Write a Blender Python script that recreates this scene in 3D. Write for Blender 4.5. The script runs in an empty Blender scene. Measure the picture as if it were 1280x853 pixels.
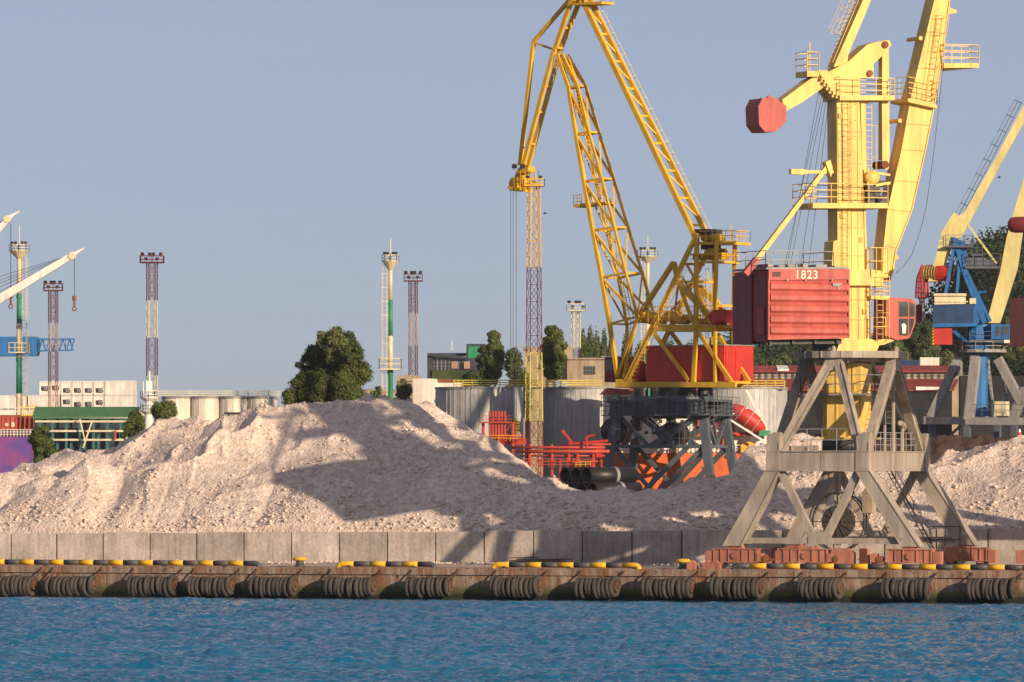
import bpy, math, random
import numpy as np
from mathutils import Vector, Matrix, noise as mn
random.seed(7); rng = np.random.default_rng(7)
R = math.radians
sc = bpy.context.scene
# ------------------------------------------------------------------ camera, sky, sun, exposure
F = 8000.0; YH = 600.0; CZ = 7.2; QZ = 1.88
cam = bpy.data.cameras.new('camera'); co = bpy.data.objects.new('camera', cam); sc.collection.objects.link(co); sc.camera = co
co.location = (0, 0, CZ); co.rotation_euler = (R(90), 0, 0)
cam.sensor_width = 36; cam.lens = F/1280*36; cam.shift_y = (YH-426.5)/1280; cam.clip_start = 1; cam.clip_end = 20000
SUN_AZ = 142.5; SUN_EL = 14.5; WD = 21.0
w = bpy.data.worlds.new('World'); sc.world = w; w.use_nodes = True
nt = w.node_tree; bg = nt.nodes['Background']; sk = nt.nodes.new('ShaderNodeTexSky')
sk.sky_type = 'NISHITA'; sk.sun_disc = False; sk.sun_elevation = R(SUN_EL); sk.sun_rotation = R(SUN_AZ)
sk.air_density = .5; sk.dust_density = .6; sk.ozone_density = 3.0; sk.altitude = 0
vm = nt.nodes.new('ShaderNodeMix'); vm.data_type = 'RGBA'; vm.inputs[0].default_value = .5   # even evening haze veil over the whole sky
vm.inputs[7].default_value = (4.9, 4.5, 4.95, 1); nt.links.new(sk.outputs[0], vm.inputs[6])
nt.links.new(vm.outputs[2], bg.inputs[0]); bg.inputs[1].default_value = 0.083
sl = bpy.data.lights.new('sun', 'SUN'); so = bpy.data.objects.new('sun', sl); sc.collection.objects.link(so)
sl.energy = 5.0; sl.angle = R(0.5); sl.color = (1.0, 0.76, 0.52)
sd = Vector((math.sin(R(SUN_AZ))*math.cos(R(SUN_EL)), math.cos(R(SUN_AZ))*math.cos(R(SUN_EL)), math.sin(R(SUN_EL))))
so.rotation_euler = sd.to_track_quat('Z', 'Y').to_euler(); so.location = (40, -60, 60)
sc.view_settings.view_transform = 'Standard'; sc.view_settings.look = 'None'
sc.view_settings.exposure = 0.25; sc.view_settings.gamma = 1.0
sc.render.resolution_x = 1024; sc.render.resolution_y = 682

# ------------------------------------------------------------------ helpers
def V(*a): return Vector(a)
def P(x, y, D):
    return Vector(((x-640)/F*D, D, CZ+(YH-y)/F*D))
class Fr:
    """a vertical working plane frame: axis a (along), o (across, away from camera), z up"""
    def __init__(s, ox, oy, deg):
        s.ox, s.oy = ox, oy; s.c, s.s = math.cos(R(deg)), math.sin(R(deg)); s.deg = deg
    def pt(s, a, off, z): return Vector((s.ox+a*s.c-off*s.s, s.oy+a*s.s+off*s.c, z))
    def az(s, x, y, off=0.0):
        t = (x-640)/F
        a = (t*(s.oy+off*s.c)-s.ox+off*s.s)/(s.c-t*s.s)
        Y = s.oy+a*s.s+off*s.c
        return a, CZ+(YH-y)/F*Y
    def px(s, x, y, off=0.0):
        a, z = s.az(x, y, off); return s.pt(a, off, z)
    @property
    def A(s): return Vector((s.c, s.s, 0))
    @property
    def O(s): return Vector((-s.s, s.c, 0))
Z = Vector((0, 0, 1))
TH = 22.2
Q = Fr(0, 385, -TH)
col = sc.collection
WL = {}
def wloc(o):
    return WL.get(o.name, Vector((0, 0, 0))) if o else Vector((0, 0, 0))
def tag(o, label=None, cat=None, group=None, kind=None):
    if label: o['label'] = label
    if cat: o['category'] = cat
    if group: o['group'] = group
    if kind: o['kind'] = kind
    return o
def root(name, loc, label, cat, group=None, rz=0.0):
    o = bpy.data.objects.new(name, None); col.objects.link(o); o.location = loc; o.rotation_euler.z = rz
    o.empty_display_size = .3
    WL[o.name] = Vector(loc); return tag(o, label, cat, group)
class MB:
    def __init__(s): s.v = []; s.f = []; s.m = []; s.cur = 0; s.sm = []; s.smooth = False
    def add(s, vs, fs):
        b = len(s.v); s.v += [tuple(v) for v in vs]
        for f in fs: s.f.append(tuple(b+i for i in f)); s.m.append(s.cur); s.sm.append(s.smooth)
    def hexa(s, p):   # 8 points: bottom 4 ccw, top 4
        s.add(p, [(3, 2, 1, 0), (4, 5, 6, 7), (0, 1, 5, 4), (1, 2, 6, 5), (2, 3, 7, 6), (3, 0, 4, 7)])
    def box(s, c, x, y, z, ax=Vector((1, 0, 0)), ay=Vector((0, 1, 0)), az=Z):
        c = Vector(c); x, y, z = x/2, y/2, z/2
        s.hexa([c-ax*x-ay*y-az*z, c+ax*x-ay*y-az*z, c+ax*x+ay*y-az*z, c-ax*x+ay*y-az*z,
                c-ax*x-ay*y+az*z, c+ax*x-ay*y+az*z, c+ax*x+ay*y+az*z, c-ax*x+ay*y+az*z])
    def bar(s, p, q, wd, th=None, side=None, w2=None):
        """box beam from p to q; side = direction of thickness th; wd is the other cross width"""
        p, q = Vector(p), Vector(q); d = q-p
        if d.length < 1e-4: return
        d.normalize(); th = wd if th is None else th; w2 = wd if w2 is None else w2
        if side is None: side = Z if abs(d.z) < .9 else Vector((1, 0, 0))
        sdv = (side-d*side.dot(d))
        if sdv.length < 1e-4: sdv = d.orthogonal()
        sdv.normalize(); u = d.cross(sdv)
        a, b, t = u*wd/2, u*w2/2, sdv*th/2
        s.hexa([p-a-t, p+a-t, p+a+t, p-a+t, q-b-t, q+b-t, q+b+t, q-b+t])
    def tube(s, p, q, r, n=6, r2=None, cap=True):
        p, q = Vector(p), Vector(q); d = q-p
        if d.length < 1e-5: return
        d.normalize(); u = d.orthogonal().normalized(); v = d.cross(u); r2 = r if r2 is None else r2
        vs = []
        for c, rr in ((p, r), (q, r2)):
            for k in range(n):
                t = 2*math.pi*k/n; vs.append(c+(u*math.cos(t)+v*math.sin(t))*rr)
        fs = [(k, (k+1) % n, n+(k+1) % n, n+k) for k in range(n)]
        if cap: fs += [tuple(range(n-1, -1, -1)), tuple(range(n, 2*n))]
        s.add(vs, fs)
    def sweep(s, pts, r, n=12):
        pts = [Vector(p) for p in pts]; vs = []; u = None
        for i, p in enumerate(pts):
            t = (pts[min(i+1, len(pts)-1)]-pts[max(i-1, 0)]).normalized()
            if u is None: u = t.orthogonal().normalized()
            u = (u-t*u.dot(t)).normalized(); v = t.cross(u)
            vs += [p+(u*math.cos(2*math.pi*k/n)+v*math.sin(2*math.pi*k/n))*r for k in range(n)]
        m = len(pts)
        s.add(vs, [(i*n+k, i*n+(k+1) % n, (i+1)*n+(k+1) % n, (i+1)*n+k) for i in range(m-1) for k in range(n)]+[tuple(range(n-1, -1, -1)), tuple(range((m-1)*n, m*n))])
    def path(s, pts, r, n=5):
        for a, b in zip(pts[:-1], pts[1:]): s.tube(a, b, r, n)
    def lathe(s, c, prof, n=16, axis=Z, closed=False):
        c = Vector(c); axis = axis.normalized(); u = axis.orthogonal().normalized(); v = axis.cross(u)
        vs = []; m = len(prof)
        for k in range(n):
            t = 2*math.pi*k/n; e = u*math.cos(t)+v*math.sin(t)
            for (r, h) in prof: vs.append(c+axis*h+e*r)
        fs = []
        for k in range(n):
            k2 = (k+1) % n
            for j in range(m if closed else m-1):
                j2 = (j+1) % m
                fs.append((k*m+j, k2*m+j, k2*m+j2, k*m+j2))
        s.add(vs, fs)
    def disc(s, c, r, axis=Z, n=16):
        c = Vector(c); u = axis.orthogonal().normalized(); v = axis.cross(u)
        s.add([c+(u*math.cos(2*math.pi*k/n)+v*math.sin(2*math.pi*k/n))*r for k in range(n)], [tuple(range(n))])
    def extr(s, pts, vec):
        n = len(pts); vec = Vector(vec)
        s.add(list(pts)+[Vector(p)+vec for p in pts],
              [tuple(range(n-1, -1, -1)), tuple(range(n, 2*n))]+[(i, (i+1) % n, n+(i+1) % n, n+i) for i in range(n)])
    def poly(s, fr, pl, o0, o1):
        """prism: outline pl given on plane o0 of the frame, extruded to o1"""
        s.extr([fr.px(x, y, o0) for x, y in pl], fr.O*(o1-o0))
    def fbar(s, fr, x0, y0, x1, y1, off, wd, th=None, w2=None):
        s.bar(fr.px(x0, y0, off), fr.px(x1, y1, off), wd, th, fr.O, w2)
    def rail(s, pts, h=1.1, n=3, step=1.4, r=.03, close=False):
        pts = [Vector(p) for p in pts]
        if close: pts = pts+[pts[0]]
        for a, b in zip(pts[:-1], pts[1:]):
            L = (b-a).length; k = max(1, round(L/step))
            for i in range(k+1):
                p = a.lerp(b, i/k); s.tube(p, p+Z*h, r, 4)
            for j in range(1, n+1): s.tube(a+Z*h*j/n, b+Z*h*j/n, r, 4)
    def ladder(s, p, q, side, wd=.5, step=.35, r=.025, cage=None, cr=.38, cstep=1.2):
        p, q = Vector(p), Vector(q); side = side.normalized(); L = (q-p).length; d = (q-p).normalized()
        for k in (-1, 1): s.tube(p+side*wd/2*k, q+side*wd/2*k, r, 4)
        for i in range(int(L/step)+1):
            c = p+d*i*step; s.tube(c-side*wd/2, c+side*wd/2, r*.8, 4)
        if cage is not None:
            cage = cage.normalized(); prev = None
            for i in range(int(L/cstep)+1):
                c = p+d*i*cstep; ring = []
                for k in range(7):
                    t = math.pi*k/6; ring.append(c+side*math.cos(t)*cr+cage*(math.sin(t)*cr*1.6))
                s.path(ring, r*.8, 4)
                if prev:
                    for k in (1, 3, 5): s.tube(prev[k], ring[k], r*.7, 4)
                prev = ring
    def build(s, name, mat, parent=None, **kw):
        me = bpy.data.meshes.new(name)
        L = wloc(parent)
        me.from_pydata([(x-L.x, y-L.y, z-L.z) for x, y, z in s.v], [], s.f)
        ms = mat if isinstance(mat, (list, tuple)) else [mat]
        for m in ms: me.materials.append(m)
        if len(ms) > 1: me.polygons.foreach_set('material_index', s.m)
        if any(s.sm): me.polygons.foreach_set('use_smooth', s.sm)
        me.update()
        o = bpy.data.objects.new(name, me); col.objects.link(o)
        if parent: o.parent = parent; WL[o.name] = L
        return tag(o, **kw)
def inst(src, name, parent, loc, rot=(0, 0, 0), scale=(1, 1, 1)):
    o = bpy.data.objects.new(name, src.data if hasattr(src, 'data') else src); col.objects.link(o)
    if parent: o.parent = parent
    o.location = loc; o.rotation_euler = rot; o.scale = scale; return o
def bignp(name, verts, faces, mat, parent=None, smooth=False, **kw):
    me = bpy.data.meshes.new(name); nv = len(verts); nf, k = faces.shape
    me.vertices.add(nv); me.vertices.foreach_set('co', verts.astype(np.float32).ravel())
    me.loops.add(nf*k); me.loops.foreach_set('vertex_index', faces.astype(np.int32).ravel())
    me.polygons.add(nf); me.polygons.foreach_set('loop_start', np.arange(0, nf*k, k, dtype=np.int32))
    me.polygons.foreach_set('loop_total', np.full(nf, k, dtype=np.int32))
    if smooth: me.polygons.foreach_set('use_smooth', np.ones(nf, dtype=bool))
    me.materials.append(mat); me.update(calc_edges=True); me.validate()
    o = bpy.data.objects.new(name, me); col.objects.link(o)
    if parent: o.parent = parent
    return tag(o, **kw)
def vnoise(x, y, seed=0):
    def h(i, j):
        n = (i*374761393+j*668265263+seed*1442695041) & 0xffffffff
        n = ((n ^ (n >> 13))*1274126177) & 0xffffffff
        return ((n ^ (n >> 16)) & 0xffff)/65535.0
    xi = np.floor(x).astype(np.int64); yi = np.floor(y).astype(np.int64); fx = x-xi; fy = y-yi
    fx = fx*fx*(3-2*fx); fy = fy*fy*(3-2*fy)
    return (h(xi, yi)*(1-fx)+h(xi+1, yi)*fx)*(1-fy)+(h(xi, yi+1)*(1-fx)+h(xi+1, yi+1)*fx)*fy

# ------------------------------------------------------------------ materials
def newmat(name):
    m = bpy.data.materials.new(name); m.use_nodes = True
    return m, m.node_tree.nodes, m.node_tree.links, m.node_tree.nodes['Principled BSDF']
def nnoise(N, L, scale, detail=4, vec=None, rough=.55):
    n = N.new('ShaderNodeTexNoise'); n.inputs['Scale'].default_value = scale; n.inputs['Detail'].default_value = detail
    n.inputs['Roughness'].default_value = rough
    if vec is not None: L.new(vec, n.inputs['Vector'])
    return n
def ramp(N, L, src, stops):
    r = N.new('ShaderNodeValToRGB'); L.new(src, r.inputs[0]); e = r.color_ramp.elements
    e[0].position, e[0].color = stops[0][0], stops[0][1]
    e[1].position, e[1].color = stops[-1][0], stops[-1][1]
    for p, c in stops[1:-1]: x = e.new(p); x.color = c
    return r
def g(v): return (v, v, v, 1)
def mixc(N, L, fac, a, b, mode='MIX'):
    m = N.new('ShaderNodeMix'); m.data_type = 'RGBA'; m.blend_type = mode
    for s, i in ((fac, 0), (a, 6), (b, 7)):
        if isinstance(s, (int, float)): m.inputs[i].default_value = s
        elif isinstance(s, tuple): m.inputs[i].default_value = s if len(s) == 4 else (*s, 1)
        else: L.new(s, m.inputs[i])
    return m.outputs[2]
def surf(name, c, rough=.6, rust=0.0, dirt=.35, streak=.35, scale=1.0, metal=0.0, bump=.15, rustc=(.16, .06, .03), spec=.4):
    m, N, L, B = newmat(name)
    geo = N.new('ShaderNodeNewGeometry'); pos = geo.outputs['Position']
    mp = N.new('ShaderNodeMapping'); L.new(pos, mp.inputs[0]); mp.inputs['Scale'].default_value = (2.2*scale, 2.2*scale, .22*scale)
    n1 = nnoise(N, L, .5*scale, 5, pos); n2 = nnoise(N, L, 1.0, 5, mp.outputs[0], .65)
    r1 = ramp(N, L, n1.outputs[0], [(.3, g(1-dirt)), (.7, g(1.08))])
    r2 = ramp(N, L, n2.outputs[0], [(.35, g(1-streak)), (.62, g(1.05))])
    base = mixc(N, L, 1.0, (*c, 1), r1.outputs[0], 'MULTIPLY'); base = mixc(N, L, 1.0, base, r2.outputs[0], 'MULTIPLY')
    if rust > 0:
        n3 = nnoise(N, L, 1.7*scale, 7, pos, .7)
        r3 = ramp(N, L, n3.outputs[0], [(.72-rust*.3, g(0)), (.78-rust*.26, g(1))])
        base = mixc(N, L, r3.outputs[0], base, (*rustc, 1))
    L.new(base, B.inputs['Base Color']); B.inputs['Roughness'].default_value = rough; B.inputs['Metallic'].default_value = metal
    B.inputs['Specular IOR Level'].default_value = spec
    if bump > 0:
        nb = nnoise(N, L, 9*scale, 4, pos); bm = N.new('ShaderNodeBump'); bm.inputs['Strength'].default_value = bump
        bm.inputs['Distance'].default_value = .05; L.new(nb.outputs[0], bm.inputs['Height']); L.new(bm.outputs[0], B.inputs['Normal'])
    return m
M = {}
M['paleyellow'] = surf('pale_yellow_paint', (.80, .56, .155), .5, .035, .16, .24, rustc=(.42, .24, .09))
M['maroonhouse'] = surf('maroon_house_paint', (.30, .05, .05), .55, .05, .2, .25)
M['plank'] = surf('weathered_plank', (.20, .15, .11), .85, .1, .3, .3, scale=2)
M['paleyellow2'] = surf('worn_yellow_seam', (.55, .38, .13), .6, .1, .3, .3)
M['yellow'] = surf('ochre_yellow_paint', (.74, .44, .03), .5, .05, .18, .18)
M['portalgrey'] = surf('portal_grey_beige', (.39, .34, .285), .6, .24, .25, .3, rustc=(.2, .12, .08))
M['housered'] = surf('faded_red_paint', (.42, .055, .045), .55, .06, .2, .25)
M['housered2'] = surf('faded_red_light', (.50, .10, .08), .55, .05, .2, .3)
M['redpaint'] = surf('red_paint', (.52, .04, .03), .5, .03, .2, .15)
M['salmon'] = surf('orange_red_primer', (.46, .19, .13), .65, .12, .3, .35)
M['darkmetal'] = surf('dark_metal', (.05, .05, .055), .5, .1, .3, .2)
M['slate'] = surf('slate_blue_grey_paint', (.10, .125, .15), .55, .1, .25, .25)
M['greymetal'] = surf('grey_metal', (.3, .3, .3), .5, .1, .25, .3)
M['white'] = surf('white_paint', (.78, .76, .72), .5, .03, .15, .2)
M['whitetext'] = surf('white_lettering', (.8, .75, .6), .6, 0, .2, .1)
M['cream'] = surf('cream_paint', (.70, .62, .42), .5, .03, .15, .2)
M['green'] = surf('green_paint', (.03, .25, .13), .5, .02, .15, .2)
M['maroonlattice'] = surf('maroon_paint', (.14, .022, .022), .6, .1, .2, .2)
M['pinkbeige'] = surf('faded_pink_paint', (.45, .30, .22), .6, .1, .2, .2)
M['limeyellow'] = surf('lemon_yellow_paint', (.68, .55, .10), .5, .05, .2, .2)
M['blue'] = surf('blue_paint', (.02, .15, .42), .5, .04, .2, .25)
M['bluedark'] = surf('dark_blue_paint', (.02, .06, .15), .5, .04, .2, .25)
M['creamboom'] = surf('cream_green_boom', (.62, .55, .24), .5, .02, .15, .15)
M['orange'] = surf('orange_hull', (.70, .14, .03), .45, .05, .2, .25)
M['coral'] = surf('coral_red_pipe', (.50, .065, .04), .5, .03, .2, .15)
M['maroon'] = surf('maroon_steel', (.22, .03, .04), .5, .02, .2, .2)
M['rust'] = surf('rusty_steel', (.28, .11, .05), .8, .3, .4, .4)
M['rustdark'] = surf('dark_rust', (.16, .075, .045), .85, .3, .4, .4)
M['rubber'] = surf('worn_rubber', (.072, .063, .056), .8, .12, .4, .3, scale=2, rustc=(.22, .15, .09))
M['tank'] = surf('galvanised_tank', (.43, .44, .44), .4, .03, .12, .3, scale=1.6, rustc=(.30, .20, .13))
M['tankwhite'] = surf('white_tank', (.72, .67, .58), .5, .04, .12, .25)
M['containerwhite'] = surf('white_container', (.76, .71, .64), .55, .03, .12, .2)
M['blackpipe'] = surf('black_plastic_pipe', (.02, .02, .023), .45, .05, .3, .3)
M['glass'] = surf('dark_glass', (.06, .08, .09), .08, 0, .2, .1, bump=0, spec=.8)
M['bldbeige'] = surf('beige_plaster', (.42, .34, .24), .8, .1, .2, .3)
M['blddark'] = surf('dark_cladding', (.05, .06, .08), .5, 0, .2, .1)
M['roofred'] = surf('red_sheet_roof', (.28, .05, .045), .6, .1, .3, .3)
M['roofgreen'] = surf('green_sheet_roof', (.07, .19, .08), .6, .03, .1, .2)
M['teal'] = surf('teal_paint', (.03, .14, .14), .5, .03, .2, .2)
M['bark'] = surf('tree_bark', (.10, .075, .05), .9, .1, .4, .3)
M['kerbyellow'] = surf('yellow_kerb_paint', (.72, .42, .02), .5, .06, .15, .15, scale=2)
M['kerbblack'] = surf('black_kerb_paint', (.075, .075, .085), .5, .06, .2, .15, scale=2)
M['shadebrick'] = surf('shaded_dark_brick', (.022, .025, .032), .85, .05, .4, .3)  # dark brick pushed to bluish near-black, carrying shade of the warehouse front
M['purple'] = None
def purple_mat():
    m, N, L, B = newmat('purple_hull'); geo = N.new('ShaderNodeNewGeometry')
    n = nnoise(N, L, .45, 4, geo.outputs['Position'])
    r = ramp(N, L, n.outputs[0], [(.35, (.11, .07, .32, 1)), (.6, (.24, .07, .24, 1)), (.75, (.17, .08, .3, 1))])
    L.new(r.outputs[0], B.inputs['Base Color']); B.inputs['Roughness'].default_value = .5; return m
M['purple'] = purple_mat()
def concrete(name, c, algae=False, panel=False):
    m, N, L, B = newmat(name)
    geo = N.new('ShaderNodeNewGeometry'); pos = geo.outputs['Position']
    oi = N.new('ShaderNodeObjectInfo')
    mp = N.new('ShaderNodeMapping'); L.new(pos, mp.inputs[0]); mp.inputs['Scale'].default_value = (2.6, 2.6, .25)
    n1 = nnoise(N, L, .55, 6, pos, .65); n2 = nnoise(N, L, 1.4, 6, mp.outputs[0], .7); n3 = nnoise(N, L, 5, 6, pos, .7)
    r1 = ramp(N, L, n1.outputs[0], [(.3, g(.62)), (.7, g(1.12))]); r2 = ramp(N, L, n2.outputs[0], [(.34, g(.50 if algae else .74)), (.55, g(1.0)), (.75, g(1.10))])
    r3 = ramp(N, L, n3.outputs[0], [(.3, g(.8)), (.7, g(1.1))])
    b = mixc(N, L, 1.0, (*c, 1), r1.outputs[0], 'MULTIPLY'); b = mixc(N, L, 1.0, b, r2.outputs[0], 'MULTIPLY'); b = mixc(N, L, 1.0, b, r3.outputs[0], 'MULTIPLY')
    if panel:
        rr = ramp(N, L, oi.outputs['Random'], [(0, g(.74)), (1, g(1.1))]); b = mixc(N, L, 1.0, b, rr.outputs[0], 'MULTIPLY')
    if algae:
        n4 = nnoise(N, L, .9, 7, mp.outputs[0], .75); r4 = ramp(N, L, n4.outputs[0], [(.47, g(0)), (.60, g(1))])
        b = mixc(N, L, r4.outputs[0], b, (.20, .085, .04))
        n5 = nnoise(N, L, 2.4, 6, pos, .7); r5 = ramp(N, L, n5.outputs[0], [(.60, g(0)), (.64, g(1))]); b = mixc(N, L, r5.outputs[0], b, (.05, .04, .035))
        sx = N.new('ShaderNodeSeparateXYZ'); L.new(pos, sx.inputs[0])
        ma = N.new('ShaderNodeMath'); ma.operation = 'MULTIPLY_ADD'; L.new(n1.outputs[0], ma.inputs[0]); ma.inputs[1].default_value = -.9; L.new(sx.outputs[2], ma.inputs[2])
        r6 = ramp(N, L, ma.outputs[0], [(.10, g(1)), (.42, g(0))]); b = mixc(N, L, r6.outputs[0], b, (.075, .085, .02))
        r7 = ramp(N, L, ma.outputs[0], [(-.0, g(1)), (.03, g(0))]); 
        ma2 = N.new('ShaderNodeMath'); ma2.operation = 'ADD'; L.new(ma.outputs[0], ma2.inputs[0]); ma2.inputs[1].default_value = .3
        r7 = ramp(N, L, ma2.outputs[0], [(.12, g(1)), (.3, g(0))]); b = mixc(N, L, r7.outputs[0], b, (.018, .02, .012))
    L.new(b, B.inputs['Base Color']); B.inputs['Roughness'].default_value = .9
    bm = N.new('ShaderNodeBump'); bm.inputs['Strength'].default_value = .6; bm.inputs['Distance'].default_value = .06; L.new(n3.outputs[0], bm.inputs['Height']); L.new(bm.outputs[0], B.inputs['Normal'])
    return m
M['panel'] = concrete('wall_panel_concrete', (.58, .51, .46), panel=True)
M['quay'] = concrete('weathered_quay_concrete', (.35, .27, .21), algae=True)
M['apron'] = concrete('quay_apron_concrete', (.56, .48, .42))
M['ground'] = concrete('harbour_ground', (.12, .10, .09))
def gravel(name, c, dark):
    m, N, L, B = newmat(name); geo = N.new('ShaderNodeNewGeometry'); pos = geo.outputs['Position']
    n1 = nnoise(N, L, .16, 5, pos); n2 = nnoise(N, L, 2.2, 8, pos, .7)
    vo = N.new('ShaderNodeTexVoronoi'); vo.inputs['Scale'].default_value = 5.5; L.new(pos, vo.inputs['Vector'])
    r1 = ramp(N, L, n1.outputs[0], [(.3, (*[k*.86 for k in c], 1)), (.7, (*c, 1))]); r2 = ramp(N, L, n2.outputs[0], [(.3, g(.66)), (.6, g(1.05))])
    r3 = ramp(N, L, vo.outputs['Color'], [(.1, g(.75)), (.8, g(1.12))])
    b = mixc(N, L, 1.0, r1.outputs[0], r2.outputs[0], 'MULTIPLY'); b = mixc(N, L, .8, b, r3.outputs[0], 'MULTIPLY')
    L.new(b, B.inputs['Base Color']); B.inputs['Roughness'].default_value = .95; B.inputs['Specular IOR Level'].default_value = .1
    bm = N.new('ShaderNodeBump'); bm.inputs['Strength'].default_value = .7; bm.inputs['Distance'].default_value = .08
    ad = N.new('ShaderNodeMath'); ad.operation = 'ADD'; L.new(n2.outputs[0], ad.inputs[0]); L.new(vo.outputs['Distance'], ad.inputs[1]); L.new(ad.outputs[0], bm.inputs['Height'])
    L.new(bm.outputs[0], B.inputs['Normal']); return m
M['gravel'] = gravel('pale_crushed_rock', (.74, .62, .54), .5)
M['gravel2'] = gravel('brown_scrap_gravel', (.09, .06, .05), .5)
def _lm(): pass
def leafmat(name, c1, c2, c3):
    m, N, L, B = newmat(name); geo = N.new('ShaderNodeNewGeometry'); pos = geo.outputs['Position']
    n1 = nnoise(N, L, .35, 4, pos); n2 = nnoise(N, L, 2.5, 3, pos)
    r1 = ramp(N, L, n1.outputs[0], [(.32, (*c1, 1)), (.5, (*c2, 1)), (.7, (*c3, 1))]); r2 = ramp(N, L, n2.outputs[0], [(.3, g(.7)), (.7, g(1.15))])
    b = mixc(N, L, 1.0, r1.outputs[0], r2.outputs[0], 'MULTIPLY'); L.new(b, B.inputs['Base Color'])
    B.inputs['Roughness'].default_value = .7; B.inputs['Specular IOR Level'].default_value = .2
    return m
M['leaf'] = leafmat('green_foliage', (.045, .075, .02), (.075, .105, .028), (.12, .14, .04))
M['leafdark'] = leafmat('dark_foliage', (.03, .055, .022), (.05, .078, .027), (.08, .10, .035))
M['leafolive'] = leafmat('olive_foliage', (.055, .085, .03), (.09, .12, .045), (.14, .155, .065))
M['leafshade'] = leafmat('shaded_wood_foliage', (.018, .036, .018), (.03, .052, .022), (.05, .07, .03))  # darker, cooler foliage: the hillside's shade is put into the colour
def water_mat():
    m, N, L, B = newmat('sea_water'); geo = N.new('ShaderNodeNewGeometry'); pos = geo.outputs['Position']
    n1 = nnoise(N, L, .05, 3, pos); r = ramp(N, L, n1.outputs[0], [(.3, (.0, .10, .22, 1)), (.7, (.0, .145, .30, 1))])
    L.new(r.outputs[0], B.inputs['Base Color']); B.inputs['Roughness'].default_value = .1; B.inputs['IOR'].default_value = 1.33; B.inputs['Specular IOR Level'].default_value = .40
    n2 = nnoise(N, L, 2.6, 5, pos); bm = N.new('ShaderNodeBump'); bm.inputs['Strength'].default_value = .6; bm.inputs['Distance'].default_value = .1
    L.new(n2.outputs[0], bm.inputs['Height']); L.new(bm.outputs[0], B.inputs['Normal']); return m
M['water'] = water_mat()

# ------------------------------------------------------------------ water, ground, quay
def grid(u, v, fz, conv):
    U, W_ = np.meshgrid(u, v, indexing='ij'); H = fz(U, W_); X, Y = conv(U, W_)
    vs = np.stack([X, Y, H], -1).reshape(-1, 3); n, m = len(u), len(v)
    i = np.arange((n-1)*(m-1)); r, c = i//(m-1), i % (m-1); a = r*m+c
    return vs, np.stack([a, a+m, a+m+1, a+1], -1)
qc, qs = math.cos(R(TH)), math.sin(R(TH))
def qconv(U, W_): return U*qc+W_*qs, 385-U*qs+W_*qc
def waves(X, Y):
    h = np.zeros_like(X)
    wr = np.random.default_rng(3)
    for k in range(34):
        lam = 0.40*(1.085**k); ang = wr.normal(R(62), .62); amp = .0148*lam**.42
        kx, ky = math.cos(ang)*2*math.pi/lam, math.sin(ang)*2*math.pi/lam
        ph = kx*X+ky*Y+wr.uniform(0, 6.28); md = .45+.9*vnoise(X/(lam*4)+k*7, Y/(lam*5)+k*3, k)
        s_ = np.sin(ph+1.2*vnoise(X/lam/1.7, Y/lam/2.3, k+50)*2)
        h += amp*md*(1-2*np.abs(s_*.5)**1.0*0)*(s_+.25*np.cos(2*ph))
    return h
ys = 205*(1.00075**np.arange(0, 870)); ys = ys[ys < 405]
us = np.linspace(-.094, .094, 900)
Ug, Yg = np.meshgrid(us, ys, indexing='ij'); Xg = Ug*Yg; Hg = waves(Xg, Yg)
edge_in = (-(Xg)*-qs)  # quay coordinate d of each water vertex
dq = (Xg*qs+(Yg-385)*qc)
Hg = Hg*np.clip(-dq/14, .25, 1)-.03*(dq > -2); Hg = np.where(dq > .3, -.3, Hg)
n_, m_ = Xg.shape; i = np.arange((n_-1)*(m_-1)); r_, c_ = i//(m_-1), i % (m_-1); a_ = r_*m_+c_
fw = np.stack([a_, a_+m_, a_+m_+1, a_+1], -1); keep = dq.reshape(-1)[fw].min(1) < 1.0
bignp('water', np.stack([Xg, Yg, Hg], -1).reshape(-1, 3), fw[keep], M['water'], smooth=True, kind='structure')
b = MB(); 
for quad in ([(-3000, -600), (3000, -600), (3000, 207), (-3000, 207)],):
    b.add([(x, y, -.06) for x, y in quad], [(0, 1, 2, 3)])
b.add([(-3000, 207, -.06), (-.0915*207, 207, -.06), (-.0915*400, 400, -.06), (-.0915*407, 407, -.06), (-.0915*407, 1600, -.06), (-3000, 1600, -.06)], [(0, 1, 2, 3, 4, 5)])
b.add([(.0915*207, 207, -.06), (3000, 207, -.06), (3000, 400, -.06), (.0915*400, 400, -.06)], [(0, 1, 2, 3)])
b.build('open_water', M['water'], kind='structure')
# quay body: apron slab, cap beam with joints, lower face panels
b = MB()
S0, S1 = -72, 60
for k in range(22):
    s0 = S0+k*6; s1 = s0+5.96
    b.hexa([Q.pt(s0, -.12, QZ-.42), Q.pt(s1, -.12, QZ-.42), Q.pt(s1, .9, QZ-.42), Q.pt(s0, .9, QZ-.42), Q.pt(s0, -.12, QZ), Q.pt(s1, -.12, QZ), Q.pt(s1, .9, QZ), Q.pt(s0, .9, QZ)])
b.build('quay_cap_beam', M['quay'], kind='structure')
b = MB(); random.seed(3)
for k in range(44):
    s0 = S0+k*3; s1 = s0+2.97; e = random.uniform(-.03, .03)
    b.hexa([Q.pt(s0, e, -1), Q.pt(s1, e, -1), Q.pt(s1, .9, -1), Q.pt(s0, .9, -1), Q.pt(s0, e, QZ-.425), Q.pt(s1, e, QZ-.425), Q.pt(s1, .9, QZ-.425), Q.pt(s0, .9, QZ-.425)])
b.build('quay_face', M['quay'], kind='structure')
b = MB()
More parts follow.
